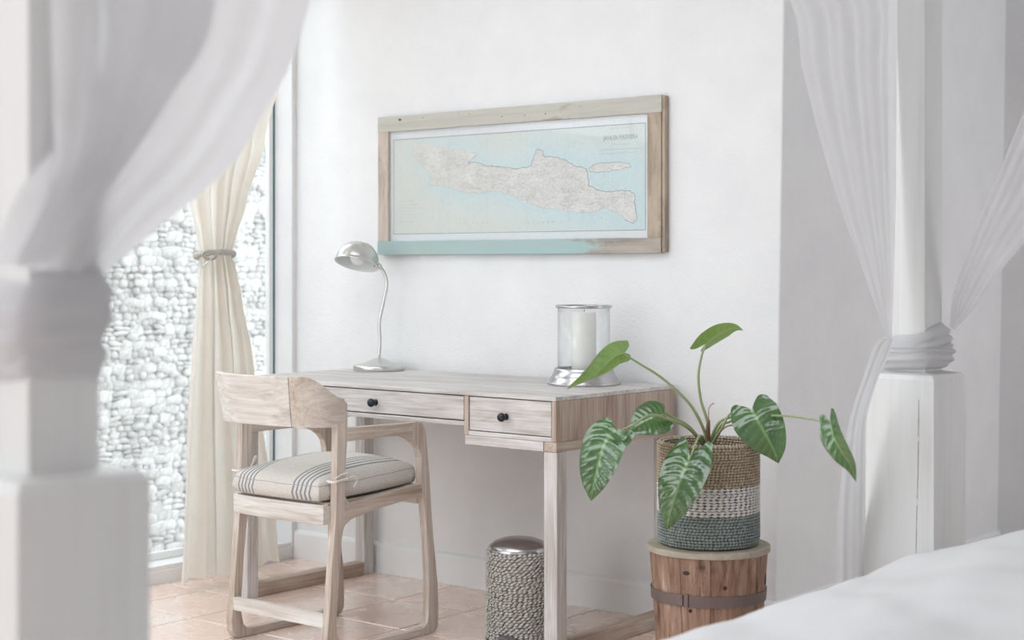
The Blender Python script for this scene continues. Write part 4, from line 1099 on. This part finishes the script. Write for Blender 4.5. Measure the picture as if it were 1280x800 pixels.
# ---------------------------------------------------------------- bed curtains
def loft(bm, A_, B_, nu, nv, nrm, amp, nf, seed, amp0=.25, sagf=None):
    n_ = Vector(nrm)
    def f(u, v):
        a, b_ = polyat(A_, u), polyat(B_, u); p = a.lerp(b_, v)
        ph = seed+.35*noise.noise(Vector((u*1.5, seed, 0)))*3
        w = math.sin(v*nf*2*PI+ph)*.6+math.sin(v*nf*3.7*PI+ph*1.7+u*.6)*.4+.5*noise.noise(Vector((v*nf*2, u*1.2, seed)))
        ev = min(1, min(v, 1-v)*8)
        return p+n_*(amp*w*(amp0+(1-amp0)*u)*(.1+.9*ev))
    return grid(bm, f, nu, nv)
nX = (1, 0, 0); nYv = (0, 1, 0)
# near curtain swept up and away from the near post, hung from the foot rail
bm = bmesh.new()
loft(bm, [(-1.6733,1.0743,1.1419), (-1.6933,1.1288,1.2294), (-1.7200,1.2058,1.2986), (-1.7333,1.2602,1.3678), (-1.7467,1.2989,1.4480), (-1.8467, 1.36, 1.78), (-1.8533, 1.44, 2.3533)],
         [(-1.7467,1.2900,1.1263), (-1.7467,1.3911,1.1967), (-1.7533,1.5176,1.2850), (-1.7600,1.6031,1.3895), (-1.7733,1.6685,1.4862), (-1.84, 1.8933, 1.9133), (-1.8533, 2.16, 2.3533)], 60, 110, nX, .008, 3, 1.0, .6)
nc_ = thing('bed_curtain', 'white voile bed curtain knotted on the near post at left, sweeping up to the right', 'curtain', (-1.80, 1.23, .98))
obj('swept_panel', bm, M['sheer'], nc_, smooth=True)
bm = bmesh.new()
loft(bm, [(-1.6827,1.1151,1.1419), (-1.6827,1.1647,1.2402), (-1.6827,1.1693,1.3487), (-1.6827,1.1658,1.4663), (-1.7333, 1.2, 1.9533), (-1.8533, 1.2267, 2.3533)],
         [(-1.6933,1.1697,1.1420), (-1.6933,1.2654,1.2445), (-1.7000,1.3673,1.3661), (-1.7133,1.4542,1.5066), (-1.7733, 1.52, 1.8867), (-1.8533, 1.76, 2.3533)], 40, 50, nX, .004, 3, 4.0)
o = obj('thin_layer', bm, M['sheer_thin'], nc_, smooth=True); o['label'] = 'single thin layer hanging over the post'
def wrap(bm, cx, cy, hw, z0, z1, bulge, tilt, seed, nfold=4, start=0, wob_=1.0):
    """band of cloth wound round a square post"""
    def f(u, v):
        a = v*2*PI; c_, s_ = math.cos(a), math.sin(a); e = .55
        prof = math.sin(u*PI)**.55
        r = hw+.005+bulge*prof+.0055*wob_*math.sin(u*nfold*2*PI+1.2*math.sin(a*2+seed)+seed)*prof+.004*noise.noise(Vector((c_*2, s_*2, u*3+seed)))
        x = cx+r*math.copysign(abs(c_)**e, c_); y = cy+r*math.copysign(abs(s_)**e, s_)
        return Vector((x, y, lerp(z0, z1, u)+tilt*math.cos(a+seed)))
    grid(bm, f, 22, 72, wrap=True)
bm = bmesh.new(); cx, cy = -1.6933-PW/2, 1.1267+PW/2
wrap(bm, cx, cy, UW/2, 0.9867, 1.0933, 0.0133, 0.0107, .5, 3, wob_=.5); wrap(bm, cx, cy, UW/2, 1.02, 1.1267, 0.0213, -0.0133, 2.1, 3, wob_=.5); wrap(bm, cx, cy, UW/2, 1.0667, 1.1267, 0.0107, 0.008, 4.0, 2, wob_=.5)
obj('knot', bm, M['sheer'], nc_, smooth=True)

# far post: curtain swept to the left, with its knot and hanging tail
fc = thing('bed_curtain', 'white voile bed curtain knotted on the far post, sweeping up to the left', 'curtain', (-1.85, 3.96, .86))
bm = bmesh.new()
loft(bm, [(-1.8293,3.7491,0.9533), (-1.8267,3.5994,1.1439), (-1.8267,3.4507,1.3390), (-1.8267,3.3104,1.5862), (-1.8267,3.2359,1.7568), (-1.8467, 2.8667, 2.02), (-1.8533, 2.7333, 2.3533)],
         [(-1.8533,3.8259,0.9498), (-1.8667,3.8675,1.1442), (-1.8733,3.8906,1.3582), (-1.8800,3.9092,1.6459), (-1.8800,3.9139,1.8509), (-1.8667, 3.7067, 2.02), (-1.8667, 3.8, 2.3533)], 60, 100, nX, .011, 4, 2.0, .3)
obj('swept_panel', bm, M['sheer_far'], fc, smooth=True)
bm = bmesh.new(); cx, cy = -1.756-PW/2, 3.8667+PW/2
wrap(bm, cx, cy, UW/2, 0.8653, 0.9333, 0.032, 0.0053, .4, 3); wrap(bm, cx, cy, UW/2, 0.8933, 0.96, 0.028, -0.0133, 2.4, 3); wrap(bm, cx, cy, UW/2, 0.9027, 0.9747, 0.02, 0.0187, 5.2, 2)
obj('knot', bm, M['sheer'], fc, smooth=True)
bm = bmesh.new()
tl = [(-1.8149,3.7331,0.9462), (-1.8216,3.6932,0.9234), (-1.8402,3.6780,0.8632), (-1.8775,3.6820,0.7604), (-1.9119,3.7056,0.6343), (-1.9323,3.7234,0.4874), (-1.9481,3.7449,0.3179), (-1.9606,3.7691,0.1670)]
tr_ = [(-1.8206,3.7629,0.9530), (-1.8300,3.7552,0.9083), (-1.8534,3.7533,0.8586), (-1.9016,3.7827,0.7517), (-1.9294,3.8290,0.6211), (-1.9479,3.8655,0.4683), (-1.9663,3.9021,0.2914), (-1.9786,3.9265,0.1359)]
tl = [(-1.8243,3.7254,0.9583), (-1.8309,3.6856,0.9475), (-1.8526,3.6678,0.8672), (-1.8916,3.6705,0.7604), (-1.9261,3.6940,0.6343), (-1.9482,3.7104,0.4874), (-1.9641,3.7318,0.3179), (-1.9751,3.7572,0.1670)]
loft(bm, tl, tr_, 50, 40, vF*1.0, .007, 2, 3.0, .5); obj('tail', bm, M['sheer'], fc, smooth=True)

# curtain along the head side, swept to the right from the same post
rc = thing('bed_curtain', 'white voile bed curtain sweeping up to the right of the far post', 'curtain', (-1.81, 4.0, .95))
bm = bmesh.new()
loft(bm, [(-1.7912,4.0400,0.9781), (-1.7719,4.0267,1.0764), (-1.7021,4.0133,1.2488), (-1.6297,4.0000,1.4021), (-1.5518,4.0000,1.5764), (-1.44, 3.9867, 1.7533), (-1.32, 3.98, 1.94), (-1.2, 3.9733, 2.14), (-1.0667, 3.9733, 2.3533)],
         [(-1.7777,4.0400,0.9699), (-1.7166,4.0267,1.0265), (-1.6373,4.0133,1.1276), (-1.5518,4.0000,1.2216), (-1.4697,4.0000,1.3252), (-1.2267, 3.9867, 1.54), (-1.0133, 3.98, 1.78), (-0.7733, 3.9733, 2.0467), (-0.5067, 3.9733, 2.3533)], 60, 70, nYv, .011, 3, 6.0, .25)
obj('swept_panel', bm, M['sheer_far'], rc, smooth=True)

# ---------------------------------------------------------------- cream window curtain, rod and tieback
rod = thing('curtain_rod', 'white curtain rod above the window behind the cream curtain', 'rod', (-4.46, 2.6, 2.56))
bm = bmesh.new(); tube(bm, [(-4.46, -.3, 2.56), (-4.46, 4.27, 2.56)], .012, 12); obj('pole', bm, M['frame_white'], rod, smooth=True)
for y in (-.2, 1.9, 4.24): obj('bracket', BX(-4.60, -4.45, y-.01, y+.01, 2.545, 2.575), M['frame_white'], rod)
wc = thing('window_curtain', 'cream linen curtain gathered at its waist beside the window', 'curtain', (-4.45, 3.8, .02))
# (z, left Y, right Y, depth amplitude, centre X)
prof_c = [(.028, 3.605, 4.065, .040, -4.445), (.20, 3.615, 4.05, .040, -4.445), (.38, 3.628, 4.02, .038, -4.445), (.60, 3.642, 3.985, .036, -4.447), (.80, 3.660, 3.945, .034, -4.45), (1.03, 3.682, 3.885, .030, -4.45), (1.13, 3.688, 3.858, .026, -4.45), (1.18, 3.694, 3.838, .020, -4.45), (1.24, 3.680, 3.858, .024, -4.45), (1.36, 3.640, 3.905, .030, -4.45), (1.59, 3.585, 3.995, .036, -4.45), (1.88, 3.52, 4.098, .040, -4.455), (2.20, 3.47, 4.19, .040, -4.46), (2.545, 3.44, 4.24, .038, -4.46)]
def cp_at(z_):
    for a, b_ in zip(prof_c[:-1], prof_c[1:]):
        if z_ <= b_[0]:
            t = (z_-a[0])/(b_[0]-a[0]); t = t*t*(3-2*t)*.5+t*.5; return [lerp(p, q, t) for p, q in zip(a[1:], b_[1:])]
    return prof_c[-1][1:]
def curt(u, v):
    z_ = lerp(.028, 2.545, u); y0, y1, am, xc = cp_at(z_)
    w = 1-math.exp(-((z_-1.18)/.45)**2)      # 0 at the tie
    ph = 1.3*noise.noise(Vector((0, z_*.7, 3)))
    vv_ = v+.012*math.sin(v*19+z_*1.5)
    fold = math.sin(vv_*2*PI*6.5+ph)*.60+math.sin(vv_*2*PI*10.3+1.3+ph*.6)*.30+.35*noise.noise(Vector((v*14, z_*.9, 8)))
    x = xc+am*fold+ (1-w)*.020*(1-abs(2*v-1)**2)
    y = lerp(y0, y1, v)+am*.30*math.cos(vv_*2*PI*6.5+ph)*min(1, 6*min(v, 1-v))
    zz = z_-(.0 if u > 0 else 0)
    return Vector((x, y, zz+ (.010*math.sin(v*9)+.015*(v-.5) if z_ < .1 else 0)*(1-min(1, (z_-.028)/.1))))
bm = bmesh.new(); grid(bm, curt, 130, 240); obj('curtain_cloth', bm, M['cream'], wc, smooth=True)
tb = thing('curtain_tieback', 'silver twisted rope tieback with ring and toggle round the cream curtain', 'tieback', (-4.45, 3.766, 1.18))
bm = bmesh.new()
for ph in (0, 2.1, 4.2):
    pts = []
    for k in range(120):
        a = 2*PI*k/120; ty, tx_ = .080, .047
        r_ = .0055; b_ = a*22+ph
        n_ = Vector((math.cos(a)*.5, math.sin(a), 0)).normalized()
        pts.append(Vector((-4.443+tx_*math.cos(a), 3.766+ty*math.sin(a), 1.178+.010*math.cos(a)))+n_*r_*math.cos(b_)+Vector((0, 0, 1))*r_*math.sin(b_)*1.3)
    tube(bm, pts, .0045, 6, closed=True)
obj('rope', bm, M['rope'], tb, smooth=True)
bm = bmesh.new()
rc_ = Vector((-4.3800,3.6886,1.1766)); e1 = Vector((.2, .95, -.1)).normalized(); e2 = Vector((.25, 0, .97))
for s_ in (1, .72): tube(bm, [rc_+e1*.028*s_*math.cos(a)+e2*.017*s_*math.sin(a) for a in [2*PI*k/28 for k in range(28)]], .0035, 6, closed=True)
obj('ring', bm, M['rope'], tb, smooth=True)
bm = bmesh.new(); tube(bm, [(-4.3740,3.6495,1.1344), (-4.3720,3.7309,1.1923)], .0028, 8); obj('toggle', bm, M['nickel'], tb, smooth=True)
